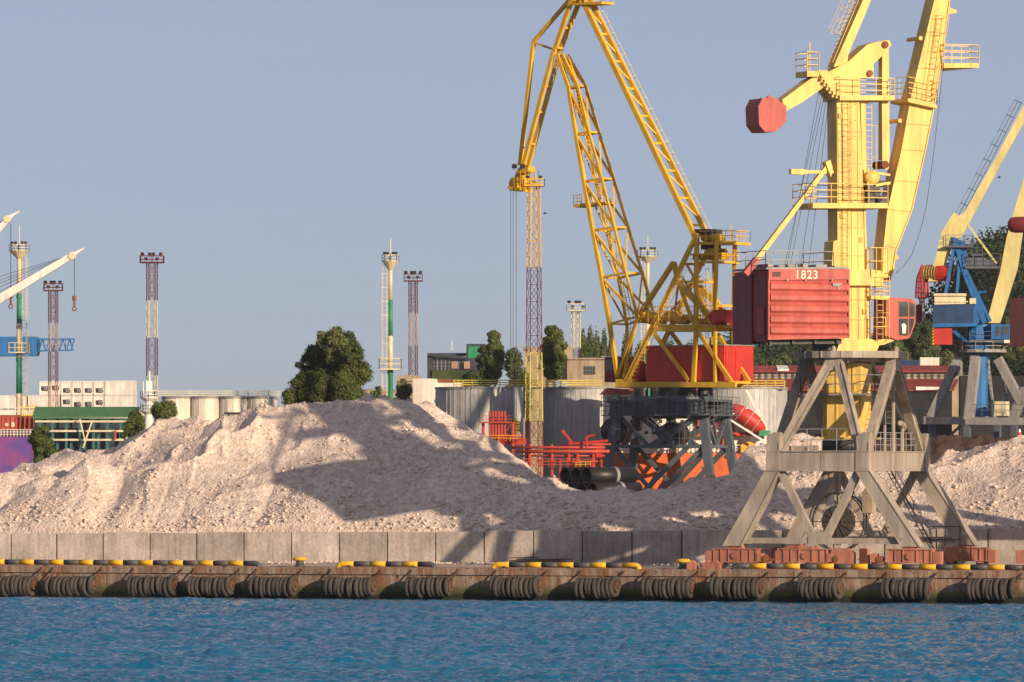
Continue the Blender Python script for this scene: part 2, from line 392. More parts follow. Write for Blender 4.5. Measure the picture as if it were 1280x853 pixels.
b.hexa([Q.pt(S0, .904, -1), Q.pt(S1, .904, -1), Q.pt(S1, WD+1.5, -1), Q.pt(S0, WD+1.5, -1), Q.pt(S0, .904, QZ-.006), Q.pt(S1, .904, QZ-.006), Q.pt(S1, WD+1.5, QZ-.006), Q.pt(S0, WD+1.5, QZ-.006)])
b.build('quay_apron', M['apron'], kind='structure')
b = MB(); 
for d in (2.5, 13.0):
    for o in (-.04, .04): b.bar(Q.pt(S0, d+o*2, QZ+.0), Q.pt(S1, d+o*2, QZ+.0), .05, .04)
b.build('crane_rails', M['rust'], kind='structure')
# ground sheet beyond
b = MB(); b.add([Q.pt(S0, WD+1.5, QZ-.02), Q.pt(S1, WD+1.5, QZ-.02), Q.pt(1200, WD+1.5, QZ-.02), Q.pt(1600, 2600, QZ-.02), Q.pt(-2600, 2600, QZ-.02), Q.pt(-1200, WD+1.5, QZ-.02)], [(0, 1, 2, 3, 4, 5)])
b.build('ground', M['ground'], kind='structure')

# retaining wall panels
wall = root('retaining_wall', Q.pt(0, WD, QZ), 'low wall of grey concrete panels holding back the rock heap along the quay', 'wall')
b = MB(); W0 = 3.37
def wall_top(s): return 1.83+(s+45)*.0073
k = 0; s = Q.az(13.5, 690, WD)[0]-5*W0
random.seed(11)
while s < 48:
    b = MB(); h = wall_top(s+1.5)+random.uniform(-.03, .03); e = random.uniform(-.03, .03); g_ = .055
    p = [Q.pt(s+g_, WD+e, QZ-.05), Q.pt(s+W0-g_, WD+e+random.uniform(-.02, .02), QZ-.05), Q.pt(s+W0-g_, WD+.35, QZ-.05), Q.pt(s+g_, WD+.35, QZ-.05)]
    top = [x+Z*(h+random.uniform(-.02, .02)) for x in p]
    b.hexa(p+top); b.build('concrete_panel', M['panel'], wall); s += W0
b = MB(); b.hexa([Q.pt(-70, WD+.36, QZ), Q.pt(48, WD+.36, QZ), Q.pt(48, WD+.5, QZ), Q.pt(-70, WD+.5, QZ), Q.pt(-70, WD+.36, QZ+1.6), Q.pt(48, WD+.36, QZ+1.6), Q.pt(48, WD+.5, QZ+1.6), Q.pt(-70, WD+.5, QZ+1.6)])
b.build('backing', M['darkmetal'], wall)

# striped kerb rails
def kerb(x0, x1, label, bend0=True, bend1=True, first=0):
    s0 = Q.az(x0, 703, .45)[0]; s1 = Q.az(x1, 703, .45)[0]
    zc = QZ+.21; r = .165
    rt = root('kerb_rail', Q.pt(s0, .45, QZ), label, 'kerb rail', 'striped kerb rails along the quay edge')
    n = max(1, round((s1-s0)/1.03)); L = (s1-s0)/n
    for i in range(n):
        b = MB(); b.smooth = True; m = M['kerbyellow'] if (i+first) % 2 == 0 else M['kerbblack']
        a0, a1 = s0+i*L, s0+(i+1)*L
        pts = [Q.pt(a0, .45, zc), Q.pt(a1, .45, zc)]
        if i == 0 and bend0: pts = [Q.pt(a0, .45, QZ-.05), Q.pt(a0+.01, .45, zc-.2), Q.pt(a0+.06, .45, zc-.09), Q.pt(a0+.16, .45, zc-.02), Q.pt(a0+.3, .45, zc), Q.pt(a1, .45, zc)]
        if i == n-1 and bend1: pts = [Q.pt(a0, .45, zc), Q.pt(a1-.3, .45, zc), Q.pt(a1-.16, .45, zc-.02), Q.pt(a1-.06, .45, zc-.09), Q.pt(a1-.01, .45, zc-.2), Q.pt(a1, .45, QZ-.05)]
        b.sweep(pts, r, 12); b.build('painted_segment', m, rt)
    for i in range(0, n, 4):
        b = MB(); b.box(Q.pt(s0+(i+.7)*L, .45, QZ+.06), .2, .34, .12, Q.A, Q.O); b.build('foot', M['darkmetal'], rt)
kerb(-30, 324, 'longest black and yellow kerb rail at the left end of the quay edge', first=1)
kerb(423, 543, 'shortest striped kerb rail, lying right of the yellow-capped bollard', first=0)
kerb(617, 799, 'striped kerb rail with yellow bent ends, in the middle of the quay', first=0)
kerb(917, 1300, 'striped kerb rail running in front of the grey crane portal', first=1)
# bollards
def bollard(x, label):
    s = Q.az(x, 708, 1.0)[0]; c = Q.pt(s, 1.0, QZ); rt = root('bollard', c, label, 'bollard', 'bollards on the quay edge')
    b = MB(); b.smooth = True; b.lathe(c, [(0, 0), (.36, 0), (.36, .05), (.26, .1), (.23, .38)], 14); b.build('post', M['kerbblack'], rt)
    b = MB(); b.smooth = True; b.lathe(c, [(.23, .36), (.42, .40), (.46, .48), (.38, .58), (0, .62)], 14); b.build('cap', M['kerbyellow'], rt)
bollard(375, 'yellow-capped bollard between the two left kerb rails'); bollard(854, 'yellow-capped bollard left of the grey crane portal')

# tyre fenders
def make_tyre():
    b = MB(); b.smooth = True
    pr = [(.36, -.11), (.44, -.135), (.56, -.14), (.62, -.10), (.635, 0), (.62, .10), (.56, .14), (.44, .135), (.36, .11), (.34, .0)]
    b.lathe((0, 0, 0), pr, 18, Vector((1, 0, 0)), True); me_o = b.build('tyre', M['rubber']); return me_o
tyre0 = make_tyre(); tyre_mesh = tyre0.data; bpy.data.objects.remove(tyre0)
fl = [(15, 'cut off by the left picture edge'), (87, 'second from the left picture edge'), (188, 'third from the left picture edge'), (262, 'under the long kerb rail, just right of the third fender'),
      (340, 'below the left bollard'), (436, 'under the left end of the shortest kerb rail'), (534, 'under the right end of the shortest kerb rail'), (643, 'under the left end of the middle kerb rail'),
      (744, 'under the right half of the middle kerb rail'), (832, 'below the right bollard, in front of the shaded wall'), (919, 'under the left foot of the grey portal crane'), (1022, 'under the middle of the grey portal crane'),
      (1131, 'under the right foot of the grey portal crane'), (1238, 'at the right picture edge')]
random.seed(5)
for x, lb in fl:
    s, zc = Q.az(x+2, 0, -.72)[0], .86
    zc = CZ-(733+ (x-640)/640*2.2-600)/F*(385/(1+(x-640)/F*.408)) 
    c = Q.pt(s, -.72, zc)
    rt = root('tyre_fender', c, 'row of old tyres '+lb, 'fender', 'tyre fenders hanging on the quay face', rz=-R(TH))
    n = random.choice([9, 10, 10, 11]); wid = 3.0/10.0*n
    for i in range(n):
        sc_ = random.uniform(.93, 1.04)
        inst(tyre_mesh, 'tyre', rt, ((i-(n-1)/2)*.285, random.uniform(-.03, .03), random.uniform(-.07, .03)-.05*math.sin(math.pi*(i+.5)/n)), (0, random.uniform(-.1, .1), random.uniform(-.22, .16)), (random.uniform(.9, 1.05), sc_, sc_))
    WL[rt.name] = Vector((0, 0, 0))
    b = MB(); b.tube((-(n-1)/2*.285-.2, 0, 0), ((n-1)/2*.285+.17, 0, 0), .33, 12); b.tube(((n-1)/2*.285+.17, 0, 0), ((n-1)/2*.285+.26, 0, 0), .1, 8)
    b.build('core_pipe', M['rustdark'], rt)
    for e in (-1, 1):
        b = MB(); p0 = Vector((e*((n-1)/2*.285+.1), .0, .25)); p1 = Vector((e*((n-1)/2*.285+.25)+.15, .58, QZ-zc-.1)); m_ = 7
        for i in range(m_):
            a = p0.lerp(p1, i/m_); c2 = p0.lerp(p1, (i+1.15)/m_); o_ = Vector((.035, 0, 0)) if i % 2 else Vector((0, .035, 0))
            b.tube(a+o_, c2+o_, .028, 4); b.tube(a-o_, c2-o_, .028, 4)
        b.build('chain', M['rustdark'], rt)

# ------------------------------------------------------------------ rock heap
sil = [(-260, 616), (-120, 618), (-40, 618), (0, 612), (45, 592), (90, 572), (115, 565), (150, 559), (195, 533), (228, 528), (255, 531), (283, 537), (305, 524), (335, 511), (372, 507), (398, 496), (440, 497), (462, 495), (500, 496), (532, 500), (560, 522), (600, 543), (640, 561), (680, 589), (712, 606), (735, 610),
       (765, 608), (800, 604), (845, 601), (880, 595), (905, 583), (935, 564), (960, 551), (1000, 546), (1050, 556), (1100, 572), (1140, 582), (1168, 584), (1185, 574), (1202, 562), (1225, 566), (1250, 560), (1280, 554), (1330, 548), (1450, 560)]
HS = WD-14.0
dc_px = [(-260, 26), (300, 30), (540, 32), (700, 22), (900, 19), (960, 34), (1050, 30), (1160, 26), (1280, 34), (1450, 34)]
sx = np.array([Q.az(x, y, np.interp(x, *zip(*dc_px))+HS)[0] for x, y in sil]); sz = np.array([Q.az(x, y, np.interp(x, *zip(*dc_px))+HS)[1] for x, y in sil])-QZ
cs = np.array([Q.az(x, 600, 28+HS)[0] for x, _ in dc_px]); cdv = np.array([d for _, d in dc_px])
def heap_h(S, Dd, fine=True):
    Dd = Dd-HS
    hc = np.interp(S, sx, sz); dc = np.interp(S, cs, cdv)
    wt = wall_top(S)-.14
    wob = 2.4*(vnoise(S/7+3, Dd/30+1, 5)-.5)+.5*(vnoise(S/2.6, Dd/9, 6)-.5)
    slope = .64+.16*(vnoise(S/9, Dd*0+2, 8)-.5)
    front = wt-.12+slope*(Dd-14.4)+wob*np.clip((Dd-15.5)/5, 0, 1)
    # gentle saddle between a near low bank and the main crest
    back = hc+.62*(dc-Dd)+3.0
    k = .55
    a = -np.logaddexp(-front/k, -hc/k)*k
    a = np.where(Dd > dc, np.minimum(a, hc-.55*(Dd-dc)+.3), a)
    # extra dumped cones on the slope
    for (cx_, cd, ch) in CON:
        a = np.maximum(a, ch-.68*np.sqrt((S-cx_)**2+(Dd-cd)**2+.3))
    if fine:
        am = np.clip((Dd-14.6)/1.5, .15, 1)
        patch = np.clip((vnoise(S/5+4, Dd/4, 60)-.35)*2.2, .35, 1.3)
        a = a+am*patch*(.75*(vnoise(S/3.1+9, Dd/3.1, 20)-.5)+.20*(vnoise(S/1.2, Dd/1.2, 21)-.5)+.09*(vnoise(S/.5, Dd/.5, 22)-.5)+.07*(vnoise(S/.22, Dd/.22, 23)-.5))
        rg = 1-np.abs(2*vnoise((S+Dd*.5)/4.2+2, (Dd-S*.15)/3.0, 71)-1); rg2 = 1-np.abs(2*vnoise((S+Dd*.4)/1.9+2, Dd/1.6, 72)-1)
        a = a+am*np.clip((Dd-16)/6, 0, 1)*(.95*(rg**3-.62)+.35*(rg2**3-.5))*np.clip(1.25-(S+42)/30, .62, 1)
        gul = np.abs(vnoise(S/1.5+Dd*.10, Dd/9, 30)-.5)*2
        a = a-am*.10*(1-gul)**3
    wl = np.where(Dd < 14.9, np.minimum(a, wt-.02), a)
    return np.maximum(wl, 0)+QZ-.03
def cn(x, y, d):
    a, z = Q.az(x, y, d+HS); return (a, d, z-QZ)
CON = [cn(228, 531, 26), cn(120, 563, 22), cn(60, 580, 21), cn(345, 540, 24), cn(425, 560, 22), cn(505, 575, 21.5), cn(590, 603, 21), cn(650, 622, 19), cn(770, 620, 18), cn(850, 622, 17), cn(900, 606, 19), cn(960, 560, 30),
       cn(1000, 628, 18), cn(1110, 610, 21), cn(1215, 588, 24), cn(1290, 580, 24), cn(700, 632, 18.5), cn(460, 620, 18.5), cn(310, 600, 20), cn(190, 600, 19.5), cn(1245, 612, 20)]
u = np.linspace(-62, 44, 1050); v = np.linspace(14.37, 56, 430)
v = 14.37+(v-14.37)*(.55+.45*(v-14.37)/(56-14.37))+HS
vs, fs = grid(u, v, heap_h, qconv)
heap = bignp('rock_heap', vs, fs, M['gravel'], smooth=False, kind='stuff', label='long heap of pale pinkish crushed rock piled behind the concrete wall', cat='rock heap')
# loose stones on the heap
def rock_mesh(n, S, Dd, size, fz, conv, mat, name, **kw):
    ico = np.array([(0, 0, 1), (.9, 0, .2), (.25, .85, .2), (-.75, .5, .15), (-.7, -.6, .2), (.3, -.9, .1), (0, 0, -.8)])
    fc = np.array([(0, 1, 2), (0, 2, 3), (0, 3, 4), (0, 4, 5), (0, 5, 1), (6, 2, 1), (6, 3, 2), (6, 4, 3), (6, 5, 4), (6, 1, 5)])
    H = fz(S, Dd); X, Y = conv(S, Dd)
    P_ = ico[None]*(1+rng.uniform(-.3, .3, (n, 7, 3)))*size[:, None, None]
    ang = rng.uniform(0, 6.28, n); c, s_ = np.cos(ang)[:, None], np.sin(ang)[:, None]
    x = P_[:, :, 0]*c-P_[:, :, 1]*s_+X[:, None]; y = P_[:, :, 0]*s_+P_[:, :, 1]*c+Y[:, None]; z = P_[:, :, 2]*.75+H[:, None]+size[:, None]*.2
    vs = np.stack([x, y, z], -1).reshape(-1, 3); fs = (fc[None]+(np.arange(n)*7)[:, None, None]).reshape(-1, 3)
    return bignp(name, vs, fs, mat, **kw)
n = 26000; S_ = rng.uniform(-55, 36, n); D_ = 14.7+HS+22*rng.random(n)**1.5
clump = vnoise(S_/1.6, D_/1.6, 77); kp = clump+.25*rng.random(n) > .52; S_, D_ = S_[kp], D_[kp]; n = len(S_)
rock_mesh(n, S_, D_, .035+.03*rng.random(n)+.16*rng.random(n)**9, lambda a, b_: heap_h(a, b_), qconv, M['gravel'], 'loose_stones', parent=None, kind='stuff', label='loose stones scattered over the pale rock heap', cat='stones')

n = 5200; S_ = rng.uniform(-56, 34, n); D_ = WD-.1-9.5*rng.random(n)**3.2; kp = vnoise(S_/2.7, D_/1.8, 12)+.4*rng.random(n) > .55; S_, D_ = S_[kp], D_[kp]; n = len(S_)
rock_mesh(n, S_, D_, .03+.12*rng.random(n)**4, lambda a, b_: a*0+QZ, qconv, M['gravel'], 'spilled_stones', parent=None, kind='stuff', label='pale stones spilled on the quay apron in front of the wall', cat='stones')
n = 1500; S_ = rng.uniform(-55, 36, n); D_ = WD+.5+3.2*rng.random(n)**1.6
rock_mesh(n, S_, D_, .05+.16*rng.random(n)**3, lambda a, b_: heap_h(a, b_), qconv, M['gravel'], 'coarse_stones', parent=None, kind='stuff', label='coarser stones rolled to the foot of the rock heap', cat='stones')
tp = root('timber_stack', Q.pt(Q.az(685, 698, 17)[0], 17, QZ), 'low stack of weathered planks on the apron against the shaded wall', 'planks'); random.seed(21)
for k in range(13):
    b = MB(); x0 = random.uniform(-2.6, -.6)+Q.az(682, 698, 17)[0]; L_ = random.uniform(1.6, 3.6); dd = 16.2+random.uniform(0, 1.6); zz_ = QZ+.06+.085*(k//3)
    b.bar(Q.pt(x0, dd, zz_), Q.pt(x0+L_, dd+random.uniform(-.3, .3), zz_+random.uniform(-.02, .05)), .22, .07, Z); b.build('plank', M['plank'], tp)

# ------------------------------------------------------------------ main yellow crane with grey portal
DF, DR = 2.5, 13.0
cr_s = (Q.az(910, 683, DF)[0]+Q.az(1148, 683, DF)[0])/2
dcn = (DF+DR)/2
ctr = Q.pt(cr_s-.0, dcn, QZ)
mc = root('harbour_crane', ctr, 'large pale yellow level-luffing crane on a grey portal, with red machinery house 1823', 'crane')
T = M['portalgrey']; PY = M['paleyellow']
hx = 2.85
def az_(x, y, d): return Q.az(x, y, d)
zt, zb = 7.2+35/21, 7.2+12/21
sL = Q.az(969, 575, DF)[0]; sR = Q.az(1081, 575, DF)[0]; sm = (sL+sR)/2
fL = Q.az(918, 683, DF)[0]; fR = Q.az(1141, 683, DF)[0]
zf = Q.az(1000, 683, DF)[1]
def bx(b, s0, s1, d0, d1, z0, z1):
    b.hexa([Q.pt(s0, d0, z0), Q.pt(s1, d0, z0), Q.pt(s1, d1, z0), Q.pt(s0, d1, z0), Q.pt(s0, d0, z1), Q.pt(s1, d0, z1), Q.pt(s1, d1, z1), Q.pt(s0, d1, z1)])
for d in (DF, DR):
    sg = 1 if d == DF else -1
    for e, (ft, tp) in ((-1, (fL, sL)), (1, (fR, sR))):
        b = MB(); t = .45
        o = [(ft-.55*(1 if e < 0 else 1), zf), (ft+.6, zf), (tp+.42, zb), (tp-.42, zb)]
        b.extr([Q.pt(a, d-t, z) for a, z in o], Q.O*2*t)
        # flanges
        for w_ in (-1, 1):
            p0 = Q.pt(ft+w_*.57, d, zf); p1 = Q.pt(tp+w_*.43, d, zb); b.bar(p0, p1, .05, 1.0, Q.O)
        b.build('portal_leg', T, mc)
        b = MB(); b.bar(Q.pt(tp-e*.35, d, zb-.0), Q.pt(sm-e*-.42, d, zf+.55), .42, .42, Q.O); b.build('brace', T, mc)
    b = MB(); bx(b, fL+.4, fR-.4, d-.18, d+.18, zf+.16, zf+.50); bx(b, sm-.65, sm+.65, d-.24, d+.24, zf+.14, zf+.85)
    for e in (-1, 1): 
        for k in range(4): bx(b, sm+e*4.6-.35, sm+e*4.6+.35, d-.2, d+.2, zf+.14+.1*k, zf+.17+.1*k)
    b.build('tie_beam', T, mc)
    b = MB(); bx(b, sL-.35, sR+.35, d-.4, d+.4, zb, zt); bx(b, sL-.4, sR+.4, d-.5, d+.5, zt, zt+.06); bx(b, sL-.4, sR+.4, d-.5, d+.5, zb-.06, zb)
    bx(b, sm+.2, sm+.5, d-.42, d+.42, zb+.02, zt-.02)
    for q_ in (sL, sR): bx(b, q_-.42, q_+.42, d-.46, d+.46, zb+.01, zt-.01)
    b.build('frame_beam', T, mc)
for q_ in (sL, sR):
    b = MB(); bx(b, q_-.36, q_+.36, DF+.5, DR-.5, zb+.01, zt-.01); bx(b, q_-.42, q_+.42, DF+.5, DR-.5, zt-.01, zt+.05); bx(b, q_-.42, q_+.42, DF+.5, DR-.5, zb-.05, zb+.01)
    for dd in (6.2, 7.4, 8.6): bx(b, q_-.375, q_+.375, dd, dd+.06, zb+.05, zt-.05)
    b.build('frame_beam', T, mc)
    for d in (DF, DR):  # tapered corner fins on top
        b = MB(); e = 1 if d == DF else -1
        for f_ in (-1, 1):
            b.extr([Q.pt(q_+f_*.36, d+k_, z) for k_, z in ((-.45, zt+.06), (.45, zt+.06), (.45, zt+.5), (.15, zt+1.15), (-.15, zt+1.15), (-.45, zt+.5))], Q.A*.05)
        for f_ in (-1, 1):
            b.extr([Q.pt(q_+k_, d+f_*.4, z) for k_, z in ((-.4, zt+.06), (.4, zt+.06), (.4, zt+.95), (.1, zt+1.2), (-.4, zt+.9))], Q.O*.05)
        b.build('gusset', T, mc)
# portal upper V legs to ring
rz0, rz1 = Q.az(1064, 448.5, dcn)[1], Q.az(1064, 440, dcn)[1]
scn = cr_s-.12
ap = {'f': (scn, dcn-2.75), 'b': (scn, dcn+2.75), 'l': (scn-2.75, dcn), 'r': (scn+2.75, dcn)}
cor = {'fl': (sL, DF), 'fr': (sR, DF), 'bl': (sL, DR), 'br': (sR, DR)}
for a_n, cs_ in (('f', ('fl', 'fr')), ('b', ('bl', 'br')), ('l', ('fl', 'bl')), ('r', ('fr', 'br'))):
    A_ = ap[a_n]
    for c_ in cs_:
        C_ = cor[c_]; p0 = Vector((C_[0], C_[1], 0)); p1 = Vector((A_[0], A_[1], 0)); inw = (p1-p0).normalized()
        st = Q.pt(C_[0]+(.25 if 'l' in c_ else -.25)*(a_n in 'fb'), C_[1]+(.25 if 'f' in c_ else -.25)*(a_n in 'lr'), zt)
        en = Q.pt(*A_, rz0-.35)
        sdn = Q.O if a_n in 'fb' else Q.A
        off_ = (Q.A if a_n in 'fb' else Q.O)*(.3 if (en-st).dot(Q.A if a_n in 'fb' else Q.O) < 0 else -.3)
        en = en+off_
        b = MB(); b.bar(st, en, .40, .44, sdn)
        for k_ in (-1, 1):  # flanges
            dd = (en-st).normalized(); u_ = dd.cross((sdn-dd*sdn.dot(dd)).normalized())
            b.bar(st+u_*.21*k_, en+u_*.21*k_, .04, .56, sdn)
        b.build('upper_leg', T, mc)
    b = MB(); b.bar(Q.pt(*A_, rz0-.75), Q.pt(*A_, rz0), 1.05, .6, Q.O if a_n in 'fb' else Q.A); b.build('head_plate', T, mc)
b = MB(); c0 = Q.pt(scn, dcn, 0)
b.lathe(c0, [(1.5, rz0), (3.38, rz0), (3.38, rz1), (1.5, rz1)], 16, Z, True)
for k in range(16):
    t = 2*math.pi*(k+.5)/16; b.box(c0+Vector((math.cos(t)*3.30, math.sin(t)*3.30, (rz0+rz1)/2)), .1, .1, rz1-rz0-.02)
b.lathe(c0, [(1.3, rz0-.2), (2.2, rz0-.2), (2.2, rz0-.003), (1.3, rz0-.003)], 16, Z, True)
b.build('slewing_ring', T, mc)
for k in range(4):
    t = math.pi/2*k+R(-TH); b = MB(); p = c0+Vector((math.cos(t)*2.95, math.sin(t)*2.95, rz1)); b.lathe(p, [(.16, 0), (.16, .12), (.08, .3), (0, .32)], 8); b.build('lifting_eye', T, mc)
# centre column inside the portal + walkways
b = MB(); b.smooth = False
zb2 = Q.az(1064, 547, dcn)[1]
for z0, z1, w_ in ((zb2, rz0-.3, 2.15), (zb2-.15, zb2, 3.0)): bx(b, scn-w_/2, scn+w_/2, dcn-w_/2, dcn+w_/2, z0, z1)
for q_ in (-.5, .25, .55): bx(b, scn+q_, scn+q_+.09, dcn-1.13, dcn-1.07, zb2, rz0-.4)
bx(b, scn+.65, scn+1.0, dcn-1.35, dcn-1.08, zb2+.2, rz0-2)
bx(b, scn-1.5, scn-1.08, dcn-.6, dcn+.5, zb2, rz0-.4)
b.build('column', PY, mc)
b = MB(); zw = Q.az(1064, 495, dcn)[1]
bx(b, scn-1.8, scn+2.0, dcn-2.1, dcn-1.16, zw, zw+.12); bx(b, scn-2.4, scn-1.6, dcn-2.1, dcn+2, zw, zw+.12); bx(b, scn+1.5, scn+2.3, dcn-1.16, dcn+2, zw, zw+.12)
b.rail([Q.pt(scn-2.4, dcn+2, zw+.12), Q.pt(scn-2.4, dcn-2.1, zw+.12), Q.pt(scn+2.3, dcn-2.1, zw+.12), Q.pt(scn+2.3, dcn+2, zw+.12)], 1.1, 2, 1.6)
b.build('walkway', M['greymetal'], mc)
b = MB(); b.rail([Q.pt(sL+.9, DF+.5, zt+.06), Q.pt(sR-1.0, DF+.5, zt+.06)], 1.3, 2, .9); b.rail([Q.pt(sR, DF+1, zt+.06), Q.pt(sR, DR-1, zt+.06)], 1.1, 3, 1.0)
b.ladder(Q.pt(scn+2.0, dcn+1.5, zt), Q.pt(scn+2.0, dcn+1.5, rz0), Q.A, .5); b.ladder(Q.pt(scn+1.7, dcn-1.2, zt), Q.pt(scn+2.3, dcn+1.2, rz0-.2), Q.O, .6)
b.build('railing', M['greymetal'], mc)
b = MB(); b.tube(Q.pt(sR, dcn, zt), Q.pt(ap['r'][0], dcn, rz0-.4), .11, 8); b.tube(Q.pt(sR, dcn-1.6, zt), Q.pt(sR, dcn-1.6, zt+1.6), .09, 6); b.tube(Q.pt(sR, dcn+1.7, zt), Q.pt(sR, dcn+1.7, zt+1.6), .09, 6)
b.tube(Q.pt(sR-.3, dcn+2.8, zt+1.4), Q.pt(sR+.3, dcn+.4, zt+1.75), .16, 6)
b.build('pipe', T, mc)
b = MB(); b.smooth = True; b.tube(Q.pt(scn-1.2, dcn-1.4, zb2-.5), Q.pt(scn+1.0, dcn-1.4, zb2-.5), .32, 12); b.build('motor', M['darkmetal'], mc)
b = MB(); bx(b, sm-2.2, sm-1.2, DF+.6, DF+1.2, zt, zt+.35); bx(b, sm-.9, sm-.5, DF+.6, DF+1.2, zt, zt+.4); b.build('junction_box', T, mc)
# cable reel between the legs
b = MB(); rc = Q.pt(Q.az(1048, 655, 8)[0], 8, CZ-52/20.6); 
def ring(b, c, r, tube_r, axis, n=28, m=5):
    axis = axis.normalized(); b.lathe(c, [(r+tube_r*math.cos(2*math.pi*k/m), tube_r*math.sin(2*math.pi*k/m)) for k in range(m)], n, axis, True)
for o_ in (-.28, .28):
    ring(b, rc+Q.O*o_, 1.75, .05, Q.O); 
    for k in range(12):
        t = 2*math.pi*k/12; e_ = Q.A*math.cos(t)+Z*math.sin(t); b.tube(rc+Q.O*o_, rc+Q.O*o_+e_*1.75, .03, 4)
b.build('cable_reel', M['darkmetal'], mc)
b = MB(); b.lathe(rc, [(.3, -.25), (1.0, -.25), (1.0, .25), (.3, .25)], 24, Q.O, True); b.build('cable', M['rubber'], mc)
b = MB(); bx(b, Q.az(1048, 655, 8)[0]-.4, Q.az(1048, 655, 8)[0]-.1, 8.4, 8.8, zf, zt-1); bx(b, Q.az(1048, 655, 8)[0]-.9, Q.az(1048, 655, 8)[0]-.3, 8.3, 8.9, zf+.4, zf+1.4); b.build('reel_post', T, mc)
b = MB(); s_, z_ = Q.az(1087, 628, 8); bx(b, s_-.32, s_+.32, 7.6, 8.3, z_-.65, z_+.55); b.extr([Q.pt(s_-.4, 7.55, z_+.55), Q.pt(s_+.4, 7.55, z_+.55), Q.pt(s_, 7.55, z_+1.0)], Q.O*.8); b.tube(Q.pt(s_, 8, z_-1.0), Q.pt(s_, 8, z_-.6), .1, 6); b.tube(Q.pt(s_, 8, z_+.6), Q.pt(s_, 8, zb), .05, 6)
b.build('electrical_cabinet', M['bldbeige'], mc)
# stair tower behind right
b = MB(); p0 = Q.pt(fR-1.7, DR-1.5, QZ+1); p1 = Q.pt(sR-1.6, DR-1.5, zb); b.ladder(p0, p1, Q.O, .7, .3, .035)
b.rail([p0+Q.O*-.35, p1+Q.O*-.35], 1.0, 2, 1.2); b.rail([Q.pt(fR-1.8, DR-1.9, QZ+.9), Q.pt(fR+.1, DR-1.9, QZ+.9)], 1.6, 2, .9, .04)
b.build('stairs', M['darkmetal'], mc)
# bogies
def bogie(s, d, name='bogie', flip=1):
    loc = Q.pt(s, d, QZ); e = bpy.data.objects.new(name, None)
    b = MB()
    z0 = QZ+.42; z1 = zf-.18
    bx(b, s-1.4, s+1.4, d-.3, d+.3, z0+.02, z1-.02); bx(b, s-1.45, s+1.45, d-.38, d+.38, z1-.02, z1+.04); bx(b, s-1.45, s+1.45, d-.38, d+.38, z0-.03, z0+.02)
    for q_ in (-1.38, -.92, -.42, .42, .92, 1.32): bx(b, s+q_, s+q_+.05, d-.37, d+.37, z0+.02, z1-.02)
    b.tube(Q.pt(s, d-.36, (z0+z1)/2), Q.pt(s, d-.42, (z0+z1)/2), .2, 12); bx(b, s-.45, s+.45, d-.32, d+.32, z1+.04, zf)
    bx(b, s+flip*1.45-.0, s+flip*1.45+flip*.45, d-.3, d+.3, QZ+.3, z1-.1) if flip > 0 else bx(b, s-1.9, s-1.45, d-.3, d+.3, QZ+.3, z1-.1)
    o = b.build(name, M['salmon'], mc)
    for q_ in (-.95, .95):
        w_ = MB(); w_.tube(Q.pt(s+q_, d-.14, QZ+.33), Q.pt(s+q_, d+.14, QZ+.33), .33, 16); w_.tube(Q.pt(s+q_, d-.17, QZ+.33), Q.pt(s+q_, d+.17, QZ+.33), .14, 10); w_.build('wheel', M['darkmetal'], o)
        w_ = MB(); bx(w_, s+q_-.2, s+q_+.2, d-.34, d+.34, QZ+.28, QZ+.42); w_.build('axle_box', M['salmon'], o)
    w_ = MB(); w_.smooth = True; c = s-flip*1.9; w_.smooth = False; w_.tube(Q.pt(c, d-.42, QZ+.62), Q.pt(c, d+.1, QZ+.62), .2, 12); w_.tube(Q.pt(c, d-.46, QZ+.62), Q.pt(c, d-.42, QZ+.62), .12, 10); w_.build('drive_motor', M['rust'], o)
    w_ = MB(); bx(w_, c-.55, c+.4, d-.22, d+.22, QZ+.16, QZ+.45); bx(w_, c-.5, c-.2, d-.4, d+.3, QZ+.45, QZ+.95); w_.build('gearbox', M['salmon'], o)
    return o
for d in (DF, DR):
    bogie(fL+.15, d, flip=-1); bogie(fR-.1, d, flip=1)
    if d == DF: bogie(fL+4.6, d, flip=-1)
    if d == DR: continue
    b = MB(); s_ = fL+6.3; bx(b, s_, s_+1.25, d-.35, d+.35, QZ+.3, QZ+1.0); b.extr([Q.pt(s_, d-.35, QZ+1.0), Q.pt(s_+1.25, d-.35, QZ+1.0), Q.pt(s_+.9, d-.35, QZ+1.25), Q.pt(s_, d-.35, QZ+1.25)], Q.O*.7); b.build('gear_cover', M['salmon'], mc)
    for q_ in (fL+3.05, fL+8.2, fR-3.0):
        b = MB(); bx(b, q_-.25, q_+.25, d-.25, d+.25, QZ+.1, QZ+1.25); bx(b, q_-.32, q_+.32, d-.32, d+.32, QZ+.6, QZ+.66); b.build('buffer_post', M['salmon'], mc)

# slewing upper part, working frame U
UB = 25.0
U = Fr(ctr.x, ctr.y, UB)
